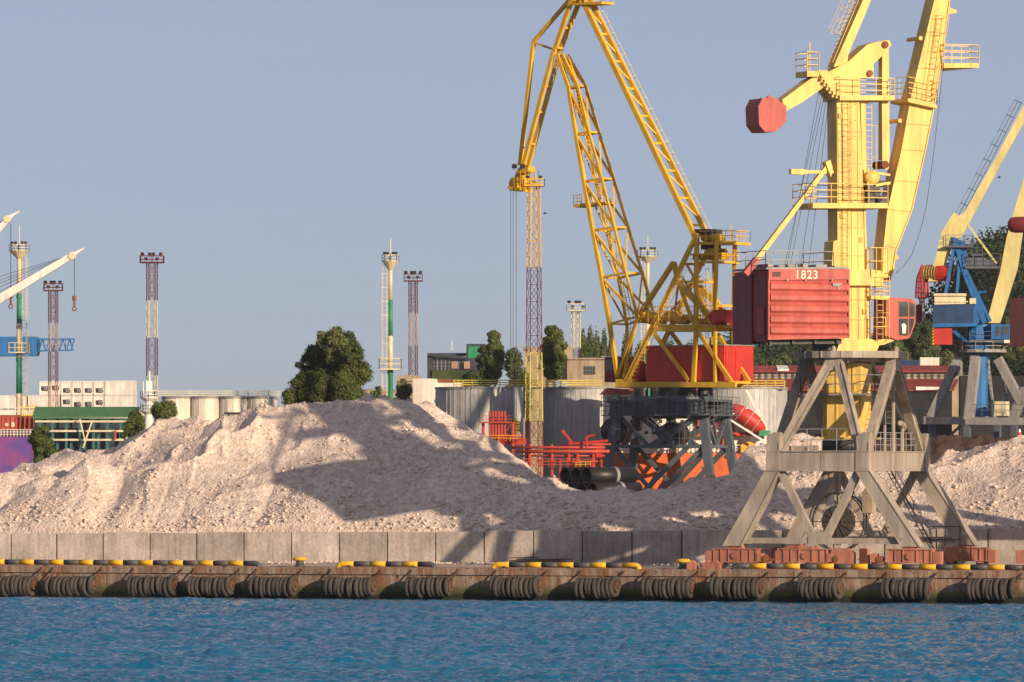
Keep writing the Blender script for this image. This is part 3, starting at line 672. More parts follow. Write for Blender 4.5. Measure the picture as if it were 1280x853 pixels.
# tower
b = MB(); tw = .62
b.poly(U, [(1048, 438), (1088, 438), (1087, 357), (1083, 300), (1079, 235), (1074, 122), (1046, 122), (1047, 300)], -tw, tw)
b.build('tower', PY, mc)
b = MB()
for x in (1053, 1064, 1072): b.fbar(U, x, 122, x+1.5, 436, -tw-.02, .05, .06)
b.fbar(U, 1080, 240, 1077, 125, -tw+.3, .28, .3); b.fbar(U, 1085, 436, 1080, 240, -tw-.02, .12, .1)
b.poly(U, [(1057, 357), (1104, 357), (1104, 339), (1088, 337), (1057, 337)], -tw-.5, tw+.3)
b.poly(U, [(1040, 332), (1048, 334), (1048, 300), (1042, 302)], -tw-.25, tw-.3)
b.poly(U, [(1046, 439), (1096, 439), (1100, 430), (1090, 424), (1050, 426)], -1.5, 1.5)
b.build('tower_bracket', PY, mc)
b = MB(); b.ladder(U.px(1060, 250, -tw-.25), U.px(1059, 128, -tw-.25), U.A, .42, .35, .022, cage=-U.O, cr=.45, cstep=.95)
b.ladder(U.px(1086, 236, -tw+.2), U.px(1086, 128, -tw+.2), U.A, .42, .35, .025, cage=U.A*1+U.O*.2, cr=.35, cstep=1.9)
b.ladder(U.px(1058, 418, -tw-.2), U.px(1058, 262, -tw-.2), U.A, .42, .35, .022)
b.build('ladder', PY, mc)
def plat(b, fr, x0, x1, y0, y1, o0, o1, rail=1.1, ends=(1, 1), n=3, step=1.2):
    b.poly(fr, [(x0, y1), (x1, y1), (x1, y0), (x0, y0)], o0, o1)
    a0, z = fr.az(x0, y0, o0); a1, _ = fr.az(x1, y0, o0)
    for o_ in (o0+.04, o1-.04): b.rail([fr.pt(a0, o_, z), fr.pt(a1, o_, z)], rail, n, step)
    for a_, e in ((a0, ends[0]), (a1, ends[1])):
        if e: b.rail([fr.pt(a_, o0, z), fr.pt(a_, o1, z)], rail, n, step)
b = MB(); plat(b, U, 1050, 1118.5, 119.5, 125.5, -1.1, 1.1, 1.12); b.poly(U, [(1078, 125.5), (1100, 125.5), (1078, 131)], -.1, .1); b.build('top_platform', PY, mc)
b = MB(); plat(b, U, 1016, 1110, 254, 260.5, -1.3, 1.3, 1.2); b.build('middle_platform', PY, mc)
b = MB(); plat(b, U, 1089, 1110, 343, 347, -1.2, .9, 1.6, n=2, step=.35); plat(b, U, 1089, 1112, 370, 374, -1.1, .8, 1.2, n=4, step=.6)
b.ladder(U.px(1100, 425, -1.3), U.px(1100, 345, -1.3), U.A, .42, .35, .022, cage=-U.O, cr=.5, cstep=.8); b.build('lower_platform', PY, mc)
# winch on the middle platform
b = MB(); b.smooth = True
p = U.px(1090, 222, -.8); b.tube(p-U.O*.2, p+U.O*.8, .42, 14); b.build('winch_drum', PY, mc)
b = MB(); p = U.px(1094, 240, -.9); b.tube(p-U.O*.1, p+U.O*.9, .34, 12); b.tube(p-U.O*.16, p-U.O*.1, .2, 10); b.box(U.px(1085, 243, -.6), .5, .8, 1.0, U.A, U.O); b.box(U.px(1100, 230, -.3), .6, .5, .4, U.A, U.O); b.box(U.px(1102, 250, -.3), .7, .5, .5, U.A, U.O)
b.build('winch_motor', M['darkmetal'], mc)
b = MB(); b.fbar(U, 1084, 215, 1112, 219, -.5, .14, .2); b.fbar(U, 1094, 232, 1112, 229, -.7, .16, .2); b.fbar(U, 1085, 210, 1085, 252, -.9, .1, .1); b.build('winch_frame', PY, mc)
# left boom lamp beam
b = MB(); b.poly(U, [(989, 211.5), (1003, 211.5), (1010, 213), (1042, 213), (1042, 217), (1010, 217), (1002, 218.5), (989, 217.5)], -.5, -.2); b.build('lamp_arm', PY, mc)
# rocker with counterweight
b = MB()
b.poly(U, [(1036, 90), (1061, 77), (1084, 56), (1094, 53), (1111, 50), (1114.5, 56), (1103, 70), (1092, 80), (1092, 97), (1075, 98), (1075, 121), (1047, 121), (1040, 105)], -.55, .55)
b.build('rocker', PY, mc)
b = MB(); b.poly(U, [(1021, 88), (1034, 88), (1053, 116), (1049, 122), (1046, 121)], -.75, -.6); b.poly(U, [(1021, 88), (1034, 88), (1053, 116), (1049, 122), (1046, 121)], .6, .75)
b.poly(U, [(1023, 96), (1046, 120), (1043, 125), (1031, 110)], -.6, .6)
for k in range(6): x = 1027+k*3.6; y = 97+k*4.6; b.box(U.px(x, y+2, -.78), .12, .2, .12, U.A, U.O)
b.build('bracket', PY, mc)
b = MB(); plat(b, U, 1009, 1024, 89, 96, -.75, .75, 1.15); b.tube(U.px(1012, 89, -.5), U.px(1012, 53, -.5), .04, 5); b.build('rocker_platform', PY, mc)
b = MB(); b.poly(U, [(978, 125), (1013, 99), (1035, 90), (1041, 100), (1033, 107), (1003, 128), (981, 140)], -.5, .5); b.build('counterweight_arm', PY, mc)
b = MB(); b.poly(U, [(948, 133), (953, 123), (968, 121.5), (983, 133), (983, 152), (969, 165), (956, 165), (949, 156)], -.95, .75)
b.build('counterweight', M['housered2'], mc)
b = MB()
for x, y in ((952, 125), (962, 122)): b = MB(); b.poly(U, [(x-2.5, y+3), (x+2.5, y+3), (x+2.5, y-1), (x, y-2.5), (x-2.5, y-1)], -.1, .1); b.build('lifting_lug', M['housered2'], mc)
b = MB(); b.smooth = False
for x, y, r_ in ((1107, 56, .3), (1107, 206, .32)):
    b = MB(); p = U.px(x, y, -.66); b.tube(p, p+U.O*1.32, r_*.75, 12); b.tube(p-U.O*.05, p, r_*.4, 10); b.build('hinge_pin', M['rust'], mc)
b = MB(); p = U.px(1087, 92, -.6); b.tube(p-U.O*.1, p+U.O*1.3, .2, 12); b.build('hinge_pin', M['rust'], mc)
b = MB()
for o_ in (-.42, .30): b.poly(U, [(1103, 208), (1103, 190), (1102.5, 130), (1103, 58), (1111, 58), (1111.5, 130), (1112, 190), (1111, 211), (1107, 213)], o_, o_+.12)
b.poly(U, [(1104, 200), (1104, 70), (1110.5, 70), (1111, 200)], -.3, .3)
b.build('link_rod', PY, mc)
# boom
b = MB(); bw = .6
b.poly(U, [(1104, 347), (1112, 350), (1117, 341), (1121, 314), (1141, 262), (1158, 187), (1170, 125), (1188, 0), (1208, -135), (1212, -250), (1205, -250), (1189, -135), (1168, 0), (1138, 125), (1127, 187), (1109, 265), (1104.5, 310)], -bw, bw)
b.build('boom', PY, mc)
b = MB(); b.poly(U, [(1112, 350), (1117, 341), (1121, 314), (1141, 262), (1158, 187), (1170, 125), (1188, 0), (1187, 0), (1169, 125), (1156.8, 187), (1139.8, 262), (1119.5, 314), (1115.5, 340), (1110.5, 349)], -bw-.09, bw+.09)
for x, y in ((1154, 48), (1128, 151)):
    p = U.px(x-3, y, -bw-.12); b.tube(p, p+U.O*1.6, .13, 10)
b.poly(U, [(1186, 9), (1196, 13), (1196, 16), (1186, 18)], -.3, -.1); b.poly(U, [(1120, 318), (1124, 322), (1120, 326)], -.3, .0)
p = U.px(1112, 306, -bw-.03); b.tube(p, p+U.O*.05, .12, 10)
b.build('boom_flange', PY, mc)
b = MB(); b.smooth = False; p = U.px(1109, 347, -bw-.1); b.tube(p, p+U.O*(2*bw+.2), .28, 14); b.build('boom_hinge', M['rust'], mc)
b = MB(); plat(b, U, 1180, 1224, 79, 85, -.95, .3, 1.15); b.poly(U, [(1178, 78), (1186, 86), (1212, 86), (1181, 89)], -.3, .1); b.build('boom_platform', PY, mc)
b = MB(); pA, pB = U.px(1135, 123, -bw-.5), U.px(1171, 131, -bw-.5)
b.extr([pA, pB, pB-Z*.22, pA-Z*.22], U.O*2.2); b.rail([pA+U.O*2.2, pA, pB, pB+U.O*2.2], 1.3, 4, .9, .026); 
b.ladder(U.px(1162, 122, -bw-.15), U.px(1176, 20, -bw-.15), U.A, .42, .35, .022, cage=-U.O, cr=.45, cstep=1.0)
b.build('boom_walkway', PY, mc)
b = MB()
for (xa, ya), (xb, yb) in (((1109.5, 262), (1140.5, 265)), ((1117, 226), (1149, 228)), ((1127.5, 187), (1157.5, 189)), ((1133, 155), (1163, 157)), ((1147, 85), (1175.5, 87)), ((1158, 40), (1182, 42)), ((1105, 308), (1121, 310))):
    b.fbar(U, xa+.5, ya, xb-1.5, yb, -bw-.004, .05, .03)
b.build('weld_seam', M['paleyellow2'], mc, kind='stuff')
b = MB()
for y in (165, 205, 285, 320, 375, 400): b.fbar(U, 1048.5, y, 1077+(y-165)*.03, y, -tw-.004, .05, .03)
for x, y in ((1050, 145), (1052, 270), (1076, 300), (1053, 390), (1080, 390)): b.box(U.px(x, y, -tw-.03), .22, .1, .3, U.A, U.O)
b.build('weld_seam', M['paleyellow2'], mc, kind='stuff')
# upper strut with ladder and cage
b = MB(); b.poly(U, [(1042, 84), (1059, 80), (1060.5, 68), (1089, 0), (1140, -120), (1180, -230), (1171, -230), (1129, -120), (1079, 0), (1047, 72)], -.42, .42); b.build('tie_strut', PY, mc)
b = MB(); dirn = (U.px(1078, 0, .45)-U.px(1044, 80, .45)).normalized(); outw = (dirn.cross(U.O)).normalized(); outw = outw if outw.x < 0 else -outw
b.ladder(U.px(1041, 80, 0)+outw*.15, U.px(1079, -12, 0)+outw*.15, U.O, .5, .3, .028)
b.ladder(U.px(1052, 46, -.2)+outw*.3, U.px(1079, -18, -.2)+outw*.3, U.O, .5, .35, .022, cage=outw, cr=.4, cstep=.8); b.build('strut_ladder', PY, mc)
# stay from tower to the house
b = MB(); b.fbar(U, 1036, 205, 944, 327, -.45, .26, .25, .3); b.poly(U, [(1032, 203), (1038, 200), (1041, 210), (1039, 222)], -.7, -.2); b.build('stay', PY, mc)
b = MB(); b.fbar(U, 946, 324, 931, 343, -.45, .36, .36); b.build('stay_foot', M['housered2'], mc)
# machinery house
HW = 2.25
hr = M['housered']
b = MB(); b.poly(U, [(961, 424), (1061, 422), (1061, 338), (961, 338)], -HW, HW); b.build('machinery_house', hr, mc)
house = bpy.data.objects[-1] if False else [o for o in mc.children if o.name.startswith('machinery_house')][0]
aL, zB = U.az(961, 420, -HW); aR, _ = U.az(1061, 420, -HW); _, zT = U.az(1000, 352, -HW)
nr = 5; hh = (zT-zB)/nr
for k in range(nr):
    b = MB(); z0 = zB+k*hh
    pr = [(0, z0), (-.0, z0+hh*.06), (-.14, z0+hh*.30), (-.14, z0+hh*.70), (-.0, z0+hh*.98), (.05, z0+hh*.98), (.05, z0)]
    b.extr([U.pt(aL+.06, -HW-.02+o_, z_) for o_, z_ in pr], U.A*(aR-aL-.12)); b.build('corrugated_panel', M['housered2'], house)
b = MB(); b.poly(U, [(961, 350.5), (1062, 349.5), (1062, 336.5), (961, 336.5)], -HW-.12, -HW); b.poly(U, [(960, 425), (1062, 423), (1062, 419.5), (960, 421)], -HW-.12, -HW)
for x in (960.5, 1060.5): b.poly(U, [(x, 422), (x+1.6, 422), (x+1.6, 350), (x, 350)], -HW-.15, -HW)
b.build('house_frame', M['housered2'], mc)
b = MB()
for x in (984, 1007, 1040): b.box(U.px(x, 350, -HW-.14), .12, .08, .1, U.A, U.O)
b.poly(U, [(1041, 354), (1052, 354), (1052, 357), (1049, 357), (1049, 362), (1047, 362), (1047, 358), (1041, 358)], -HW-.25, -HW-.14); b.build('wall_lamp', M['greymetal'], mc)
b = MB(); b.poly(U, [(957, 427), (961, 427), (961, 341), (957, 342)], -HW+.35, -.55); b.poly(U, [(955.5, 380), (957, 380), (957, 365), (955.5, 365)], -1.6, -1.3)
b.build('house_annex', M['maroon'], mc)
b = MB(); b.poly(U, [(939.5, 430), (945.5, 430), (945.5, 343), (939.5, 344)], -.2, HW+.05); b.build('counterweight_block', M['maroon'], mc)
b = MB(); b.poly(U, [(958, 431), (1052, 430), (1052, 423.5), (958, 425)], -HW+.5, -HW+.8); b.poly(U, [(950, 431), (1052, 430), (1052, 423.5), (950, 425)], HW-.8, HW-.5)
for x in (962, 990, 1018, 1046): b.poly(U, [(x, 430), (x+3, 430), (x+3, 425), (x, 425)], -HW+.3, HW-.5)
b.poly(U, [(1035, 438), (1052, 438), (1052, 430), (1035, 430)], -1, 1)
b.build('underframe', M['darkmetal'], mc)
b = MB(); z = U.az(1000, 336, -HW)[1]; a0, a1 = U.az(960, 336, -HW)[0], U.az(1045, 336, -HW)[0]
b.rail([U.pt(a0, HW-.3, z), U.pt(a0, -HW+.3, z), U.pt(a1, -HW+.3, z), U.pt(a1, HW-.3, z), U.pt(a0, HW-.3, z)], 1.05, 2, 1.3); b.build('roof_railing', M['greymetal'], mc)
b = MB(); b.poly(U, [(958, 337), (1061, 336), (1061, 333.5), (958, 334.5)], -HW+.05, HW); 
for x, w_, h_ in ((960, 7, 4), (972, 9, 2.5), (985, 12, 3.5), (1004, 6, 4.5), (1020, 14, 3)): b.poly(U, [(x, 334), (x+w_, 334), (x+w_, 334-h_), (x, 334-h_)], -HW+.7, HW-1.5)
b.build('roof', M['greymetal'], mc)
for y0, y1, o0, o1 in ((372, 415, -1.3, -.3), (372, 415, .3, 1.3)):
    pass
b = MB(); zd0, zd1 = U.az(961, 422, -HW)[1]+.15, U.az(961, 385, -HW)[1]; ae = U.az(957, 422, -HW+.35)[0]
cbox_ = [(ae-.06, -1.75), (ae, -1.75), (ae, -.85), (ae-.06, -.85)]
b.hexa([U.pt(a, o, zd0) for a, o in cbox_]+[U.pt(a, o, zd1) for a, o in cbox_]); b.build('house_door', M['housered'], mc)
b = MB()
for k in range(7): b.poly(U, [(966, 343-.9*k+3), (976, 343-.9*k+3), (976, 343-.9*k+2.5), (966, 343-.9*k+2.5)], -HW-.17, -HW-.12)
b.build('vent_louvre', M['darkmetal'], mc, kind='stuff')
# number on the house
cu = bpy.data.curves.new('n', 'FONT'); cu.body = '1823'; cu.size = .72; cu.extrude = .012; cu.offset = .008; cu.space_character = 1.12; cu.align_x = 'CENTER'; cu.align_y = 'CENTER'
to = bpy.data.objects.new('n', cu); col.objects.link(to); bpy.context.view_layer.update()
me = bpy.data.meshes.new_from_object(to.evaluated_get(bpy.context.evaluated_depsgraph_get())); bpy.data.objects.remove(to)
me.materials.clear(); me.materials.append(M['whitetext'])
no = bpy.data.objects.new('number', me); col.objects.link(no); no.parent = mc; no.location = U.px(1008, 344, -HW-.14)-ctr; no.rotation_euler = (R(90), 0, R(UB))
# cab
b = MB(); CW = .85
b.poly(U, [(1108.5, 420), (1121, 425.5), (1137, 423), (1144, 405), (1145, 378), (1139, 373.5), (1109, 371.5)], -CW, CW); b.build('operator_cab', M['housered2'], mc)
cab = [o for o in mc.children if o.name.startswith('operator_cab')][0]
for pl in ([(1124, 396), (1124, 377), (1135, 377.5), (1135, 396)], [(1137, 396), (1137, 378), (1143.5, 380), (1143.5, 396)], [(1124, 419), (1124, 398.5), (1135, 398.5), (1135, 420)], [(1137, 419), (1137, 398.5), (1143, 398.5), (1142, 406), (1138, 417)]):
    b = MB(); b.poly(U, pl, -CW-.03, -CW+.005); b.build('window', M['glass'], cab)
b = MB(); b.extr([U.pt(U.az(1144.5, y, 0)[0]+.03, o_, U.az(1144.5, y, 0)[1]) for y, o_ in ((403, -CW+.1), (403, CW-.1), (381, CW-.1), (381, -CW+.1))], U.A*.03); b.build('window', M['glass'], cab)
b = MB(); b.poly(U, [(1128, 417), (1128, 411), (1127, 406), (1130, 404), (1133, 407), (1132, 417)], -CW-.05, -CW-.04); b.build('notice', M['white'], cab)
b = MB(); b.poly(U, [(1088, 427), (1112, 424), (1118, 426), (1105, 431), (1088, 433)], -1.3, 1.0); b.rail([U.px(1090, 420, -1.1), U.px(1107, 420, -1.1)], 1.1, 2, .8); b.build('cab_platform', PY, mc)
# ropes and hanging cable
b = MB()
for (x0, y0, x1, y1, o_) in ((1029, 112, 981, 330, -.3), (1031, 116, 988, 330, .0), (1034, 116, 1001, 330, -.2), (1024, 112, 984, 330, .3), (1037, 118, 1011, 330, .3)):
    b.tube(U.px(x0, y0, o_), U.px(x1, y1, o_), .022, 4)
b.build('rope', M['darkmetal'], mc)
b = MB(); pts = []
for k in range(17):
    t = k/16; x = 1179-3*t-9*t*t; y = 88+t*120
    pts.append((x, y))
cab_pts = [(1178, 88), (1174, 130), (1169, 175), (1164, 215), (1158, 258), (1150, 290), (1140, 318), (1130, 333), (1120, 341)]
b.path([U.px(x, y, -.5) for x, y in cab_pts], .024, 4); b.build('hanging_cable', M['darkmetal'], mc)
# rail end stop left of the front bogie
e = root('rail_end_stop', Q.pt(fL-1.9, .5, QZ), 'pair of small pink-painted steel blocks on the quay edge left of the portal', 'steel blocks')
for q_ in (0, .75, 1.15):
    b = MB(); s_ = fL-2.2+q_*1.3; bx(b, s_, s_+.55, .25, .75, QZ, QZ+.34); b.extr([Q.pt(s_+.05, .25, QZ+.34), Q.pt(s_+.5, .25, QZ+.34), Q.pt(s_+.3, .25, QZ+.52)], Q.O*.5); b.build('block', M['salmon'], e)
#@@BACK@@
# ------------------------------------------------------------------ background helpers
def fr_at(x, D, deg=-TH): return Fr((x-640)/F*D, D, deg)
def pick(o, nm): return [c for c in o.children if c.name.startswith(nm)][-1]
def lattice(b, c, z0, z1, w0, w1, rot, bays, r=.06, rd=.04):
    c = Vector(c); cs = []
    for k in range(4):
        t = R(rot)+math.pi/4+math.pi/2*k; cs.append(Vector((math.cos(t), math.sin(t), 0))*.7071)
    f = lambda k, t: Vector((c.x, c.y, z0+(z1-z0)*t))+cs[k % 4]*(w0+(w1-w0)*t)
    for k in range(4):
        b.tube(f(k, 0), f(k, 1), r, 4, cap=False)
        for i in range(bays):
            t0, t1 = i/bays, (i+1)/bays
            b.tube(f(k, t0), f(k+1, t1), rd, 3, cap=False); b.tube(f(k+1, t0), f(k, t1), rd, 3, cap=False); b.tube(f(k, t1), f(k+1, t1), rd, 3, cap=False)
def lamp_head(p, face, rt, s=.5):
    b = MB(); f = face.normalized(); sd_ = f.cross(Z).normalized(); up = sd_.cross(f)
    b.box(p, s*1.2, s*.5, s, sd_, f, up); b.tube(p-up*s*.4, p-Z*s*1.2, .04, 4); b.build('floodlight', M['darkmetal'], rt)
def lattice_mast(x, D, ytop, wpx, secs, platpx, label, ybot=None, lamps=6, rot=20, w1=None, group='lattice floodlight masts'):
    c = P(x, 600, D); px = F/D; rt = root('floodlight_mast', (c.x, D, QZ), label, 'mast', group)
    zof = lambda y: CZ+(600-y)/px
    w0 = wpx/px/1.25; ztop = zof(ytop)
    w1 = w0 if w1 is None else w1/px/1.25
    wz = lambda z: w1+(w0-w1)*(z-QZ)/(ztop-QZ)
    yy = [ytop]+[y for y, _ in secs]
    for i, (ye, m) in enumerate(secs):
        z1 = zof(yy[i]); z0 = QZ if i == len(secs)-1 else zof(ye)
        b = MB(); lattice(b, (c.x, D, 0), z0, z1, wz(z0), wz(z1), rot, max(2, round((z1-z0)/wz(z1)/1.5)), .35/px+.03, .2/px+.01)
        if i == 0: b.ladder(Vector((c.x, D, z0)), Vector((c.x, D, z1)), Vector((1, 0, 0)), .4, .5, .03)
        b.build('lattice_section', M[m], rt)
    pw = platpx/px/2; b = MB(); b.box((c.x, D, ztop+.06), pw*2, pw*1.6, .14)
    b.rail([(c.x-pw, D-pw*.8, ztop), (c.x+pw, D-pw*.8, ztop), (c.x+pw, D+pw*.8, ztop), (c.x-pw, D+pw*.8, ztop)], 9/px, 2, 1.2, .04, True)
    b.build('platform', M[secs[0][1]], rt)
    for k in range(lamps):
        t = (k+.5)/lamps*2-1
        lamp_head(Vector((c.x+t*pw*.95, D-pw*.7, ztop+(11 if k % 3 != 1 else 5)/px)), Vector((t*.8+.1, -1, -.5)), rt, 3.4/px)
    return rt
def tube_mast(x, D, ytop, wpx, secs, platpx, label, side=-1, rod=18, platy=()):
    c = P(x, 600, D); px = F/D; rt = root('floodlight_mast', (c.x, D, QZ), label, 'mast', 'cream and green tube masts')
    zof = lambda y: CZ+(600-y)/px; ztop = zof(ytop); yy = [ytop]+[y for y, _ in secs]; r0 = wpx/px/2
    for i, (ye, m) in enumerate(secs):
        z1 = zof(yy[i]); z0 = QZ if i == len(secs)-1 else zof(ye)
        b = MB(); b.smooth = True; b.tube((c.x, D, z0), (c.x, D, z1), r0*(1+.1*i+.1), 14, r0*(1+.1*i)); b.smooth = False
        b.tube((c.x, D, z1-.5), (c.x, D, z1-.2), r0*(1.25+.1*i), 12)
        b.build('tube_section', M[m], rt)
    pw = platpx/px/2
    b = MB(); b.lathe((c.x, D, ztop), [(r0, -.9), (pw*.9, -.1), (pw, 0), (pw, .1), (0, .1)], 12)
    b.rail([(c.x+pw*math.cos(k*math.pi/4), D+pw*math.sin(k*math.pi/4), ztop) for k in range(8)], 8/px, 2, 1.0, .04, True)
    b.tube((c.x, D, ztop), (c.x, D, ztop+(12+rod)/px), .06, 5)
    b.build('platform', M['cream'], rt)
    b = MB(); b.ladder((c.x+side*(r0+.3), D-.1, zof(secs[-1][0])), (c.x+side*(r0+.3), D-.1, ztop-.2), Vector((1, 0, 0)), .5, .45, .03, cage=Vector((side*.6, -.8, 0)), cr=.35, cstep=1.4)
    for y in platy:
        z = zof(y); w_ = r0+.9; b.box((c.x, D, z), w_*2, w_*2, .12); b.rail([(c.x-w_, D-w_, z), (c.x+w_, D-w_, z), (c.x+w_, D+w_, z), (c.x-w_, D+w_, z)], 1.1, 2, .9, .045, True)
    b.build('ladder', M['cream'], rt)
    for k in range(5):
        t = (k+.5)/5*2-1; lamp_head(Vector((c.x+t*pw*.85, D-pw*.6, ztop+(10 if k != 2 else 4)/px)), Vector((t*.8, -1, -.5)), rt, 3.0/px)
    return rt
CM, GR = 'cream', 'green'
tube_mast(24, 720, 314, 5.5, [(367, CM), (405, GR), (446, CM), (492, GR), (510, CM)], 25, 'cream and green tube mast standing beside the purple ship at the far left', 1, 20, (441,))
tube_mast(488, 640, 327, 5, [(375, CM), (420, GR), (462, CM), (500, GR)], 21, 'cream and green tube mast rising just right of the big round tree', -1, 16, (462,))
tube_mast(809.5, 860, 321, 4.5, [(365, CM), (400, GR), (440, CM), (480, GR)], 25, 'cream and green tube mast seen through the lattice of the ochre crane', -1, 14)
DL, PB, MR = 'maroonlattice', 'pinkbeige', 'maroonlattice'
lattice_mast(66.5, 820, 364, 12, [(404, DL), (440, PB), (478, DL), (500, PB)], 23, 'maroon and pink lattice mast behind the blue gantry beam')
lattice_mast(190, 700, 329, 14, [(376, DL), (423, CM), (470, DL), (500, CM)], 29, 'maroon and cream lattice mast standing above the white navigation tower')
lattice_mast(516.5, 860, 352, 11, [(392, DL), (433, PB), (470, DL), (500, PB)], 23, 'maroon and pink lattice mast just right of the central tube mast')
lattice_mast(720, 900, 389, 11, [(436, CM), (476, DL)], 23, 'cream and maroon lattice mast between the poplars and the ochre crane', lamps=5)
lm = lattice_mast(667.5, 600, 233, 15, [(335, 'yellow'), (441, DL), (527, 'limeyellow'), (560, DL)], 26, 'tall yellow and maroon lattice mast right under the ochre crane jib head', lamps=3, w1=24)

# ------------------------------------------------------------------ ochre lattice crane
D2 = 665.0
Y_ = M['yellow']
Q2 = Fr((835-640)/F*D2, D2, -TH)
o2 = root('lattice_crane', (Q2.ox, Q2.oy, QZ), 'ochre yellow lattice crane with red machinery house on a dark slate portal', 'crane')
SLT = M['slate']
C2 = fr_at(835, D2, -38)
h2 = 1.6
def L2(b, x0, y0, x1, y1, off, wpx, th=.35):
    b.fbar(C2, x0, y0, x1, y1, off, wpx/12.0, th)
def both(name, segs, wpx=4, mat=None, hh=None):
    hh = hh or h2
    for sgn in (-1, 1):
        for sg in segs:
            b = MB(); (x0, y0, x1, y1) = sg[:4]; w_ = sg[4] if len(sg) > 4 else wpx
            a0, z0 = C2.az(x0, y0, -hh); a1, z1 = C2.az(x1, y1, -hh)
            b.bar(C2.pt(a0, sgn*hh, z0), C2.pt(a1, sgn*hh, z1), w_/12.0, .3, C2.O)
            b.build(name, mat or Y_, o2)
both('base_beam', [(770, 481, 905, 481, 6.5)])
b = MB(); L2(b, 900, 481, 920, 481, -h2, 6.5); b.build('base_beam_end', Y_, o2)
both('frame_leg', [(783, 476, 871, 293, 5.5)]); both('frame_post', [(871, 292, 870, 400, 5.5), (871, 400, 867, 478, 5.5)])
both('frame_brace', [(816, 415, 861, 476, 4.5), (818, 412, 868, 412, 5), (874, 417, 914, 477, 4.5), (848, 354, 868, 408, 3.5), (848, 352, 870, 352, 2), (862, 318, 895, 318, 2), (871, 370, 893, 414, 3)])
both('rear_post', [(896, 300, 894, 382, 4.5), (894, 382, 894, 478, 3.5), (893, 412, 870, 412, 4)])
both('lever_arm', [(846, 352, 888, 396, 7)])
# cross members between the two side frames
b = MB()
for x, y in ((871, 293), (848, 352), (870, 352), (818, 412), (868, 412), (783, 476), (867, 478), (914, 478), (894, 382), (896, 302), (830, 390), (857, 330)):
    a, z = C2.az(x, y, -h2); b.bar(C2.pt(a, -h2, z), C2.pt(a, h2, z), .25, .25)
a, z = C2.az(852, 345, -h2); a1, z1 = C2.az(868, 412, -h2); b.bar(C2.pt(a, -h2, z), C2.pt(a1, h2, z1), .2, .2); b.bar(C2.pt(a, h2, z), C2.pt(a1, -h2, z1), .2, .2)
a, z = C2.az(818, 412, -h2); a1, z1 = C2.az(848, 352, -h2); b.bar(C2.pt(a, -h2, z), C2.pt(a1, h2, z1), .2, .2); b.bar(C2.pt(a, h2, z), C2.pt(a1, -h2, z1), .2, .2)
a, z = C2.az(858, 330, -h2); a1, z1 = C2.az(848, 352, -h2); b.bar(C2.pt(a, -h2, z), C2.pt(a1, h2, z1), .2, .2)
b.build('cross_member', Y_, o2, kind='stuff')
b = MB(); b.poly(C2, [(873, 306), (916, 306), (916, 302.5), (873, 302.5)], -h2, h2); a0, z = C2.az(874, 302.5, -h2); a1, _ = C2.az(915, 302.5, -h2)
b.rail([C2.pt(a0, -h2, z), C2.pt(a1, -h2, z), C2.pt(a1, h2, z), C2.pt(a0, h2, z)], 1.1, 2, .9, .04, True); b.tube(C2.px(914, 302, 0), C2.px(914, 282, 0), .05, 4)
b.poly(C2, [(876, 329), (901, 329), (901, 326), (876, 326)], -h2, h2); a0, z = C2.az(876, 326, -h2); a1, _ = C2.az(901, 326, -h2); b.rail([C2.pt(a0, -h2, z), C2.pt(a1, -h2, z), C2.pt(a1, h2, z)], 1.1, 2, .8, .04)
b.build('top_platform', Y_, o2)
b = MB(); b.smooth = True
for x, y, r_ in ((880, 297, .45), (890, 297, .4), (888, 317, .6), (879, 321, .35), (896, 320, .4)):
    b = MB(); b.smooth = True; p = C2.px(x, y, -1.0); b.tube(p, p+C2.O*1.8, r_, 10); b.build('sheave', Y_, o2)
b = MB(); 
for x, y in ((874, 322), (884, 309), (893, 310), (901, 314)): b.box(C2.px(x, y, 0), .5, 1.6, .5, C2.A, C2.O)
b.box(C2.px(885, 290, 0), 1.9, 2.4, .5, C2.A, C2.O); b.build('winch_gear', M['darkmetal'], o2)
b = MB(); b.ladder(C2.px(884, 476, 0), C2.px(884, 335, 0), C2.O, .5, .4, .035, cage=C2.A, cr=.4, cstep=1.5)
b.ladder(C2.px(790, 474, -h2-.1), C2.px(866, 318, -h2-.1)+Z*.0, C2.O, .5, .45, .03); b.build('ladder', Y_, o2)
# deck machinery at y~400
b = MB(); 
b.poly(C2, [(818, 410), (905, 410), (905, 406), (818, 406)], -h2+.2, h2); a0, z = C2.az(800, 403, -h2); a1, _ = C2.az(905, 403, -h2)
b.rail([C2.pt(a0, -h2-.4, z), C2.pt(a1, -h2-.4, z), C2.pt(a1, h2+.4, z), C2.pt(a0, h2+.4, z)], 1.6, 3, 1.3, .035, True); b.build('machinery_deck', Y_, o2)
b = MB(); b.smooth = True
for x, y, r_ in ((834, 396, .55), (845, 400, .45), (812, 399, .5), (804, 396, .5), (798, 400, .35)): p = C2.px(x, y, -1.2); b.tube(p, p+C2.O*2.2, r_, 10)
b.smooth = False
for x, y in ((855, 400), (880, 402), (822, 402), (865, 397), (893, 400)): b.box(C2.px(x, y, 0), 1.4, 1.4, .6, C2.A, C2.O)
b.build('winch', Y_, o2)
b = MB(); b.poly(C2, [(884, 395), (893, 387), (916, 388), (919, 393), (919, 397), (912, 406), (910, 403), (893, 402), (891, 406)], -2.6, -.2); b.poly(C2, [(900, 389), (903, 389), (905, 394), (902, 394)], -2.65, -2.6); b.build('counterweight', M['redpaint'], o2)
# luffing strut
both('luffing_rack', [(797, 396, 841, 328, 4), (841, 328, 846, 348, 4)], hh=.16)
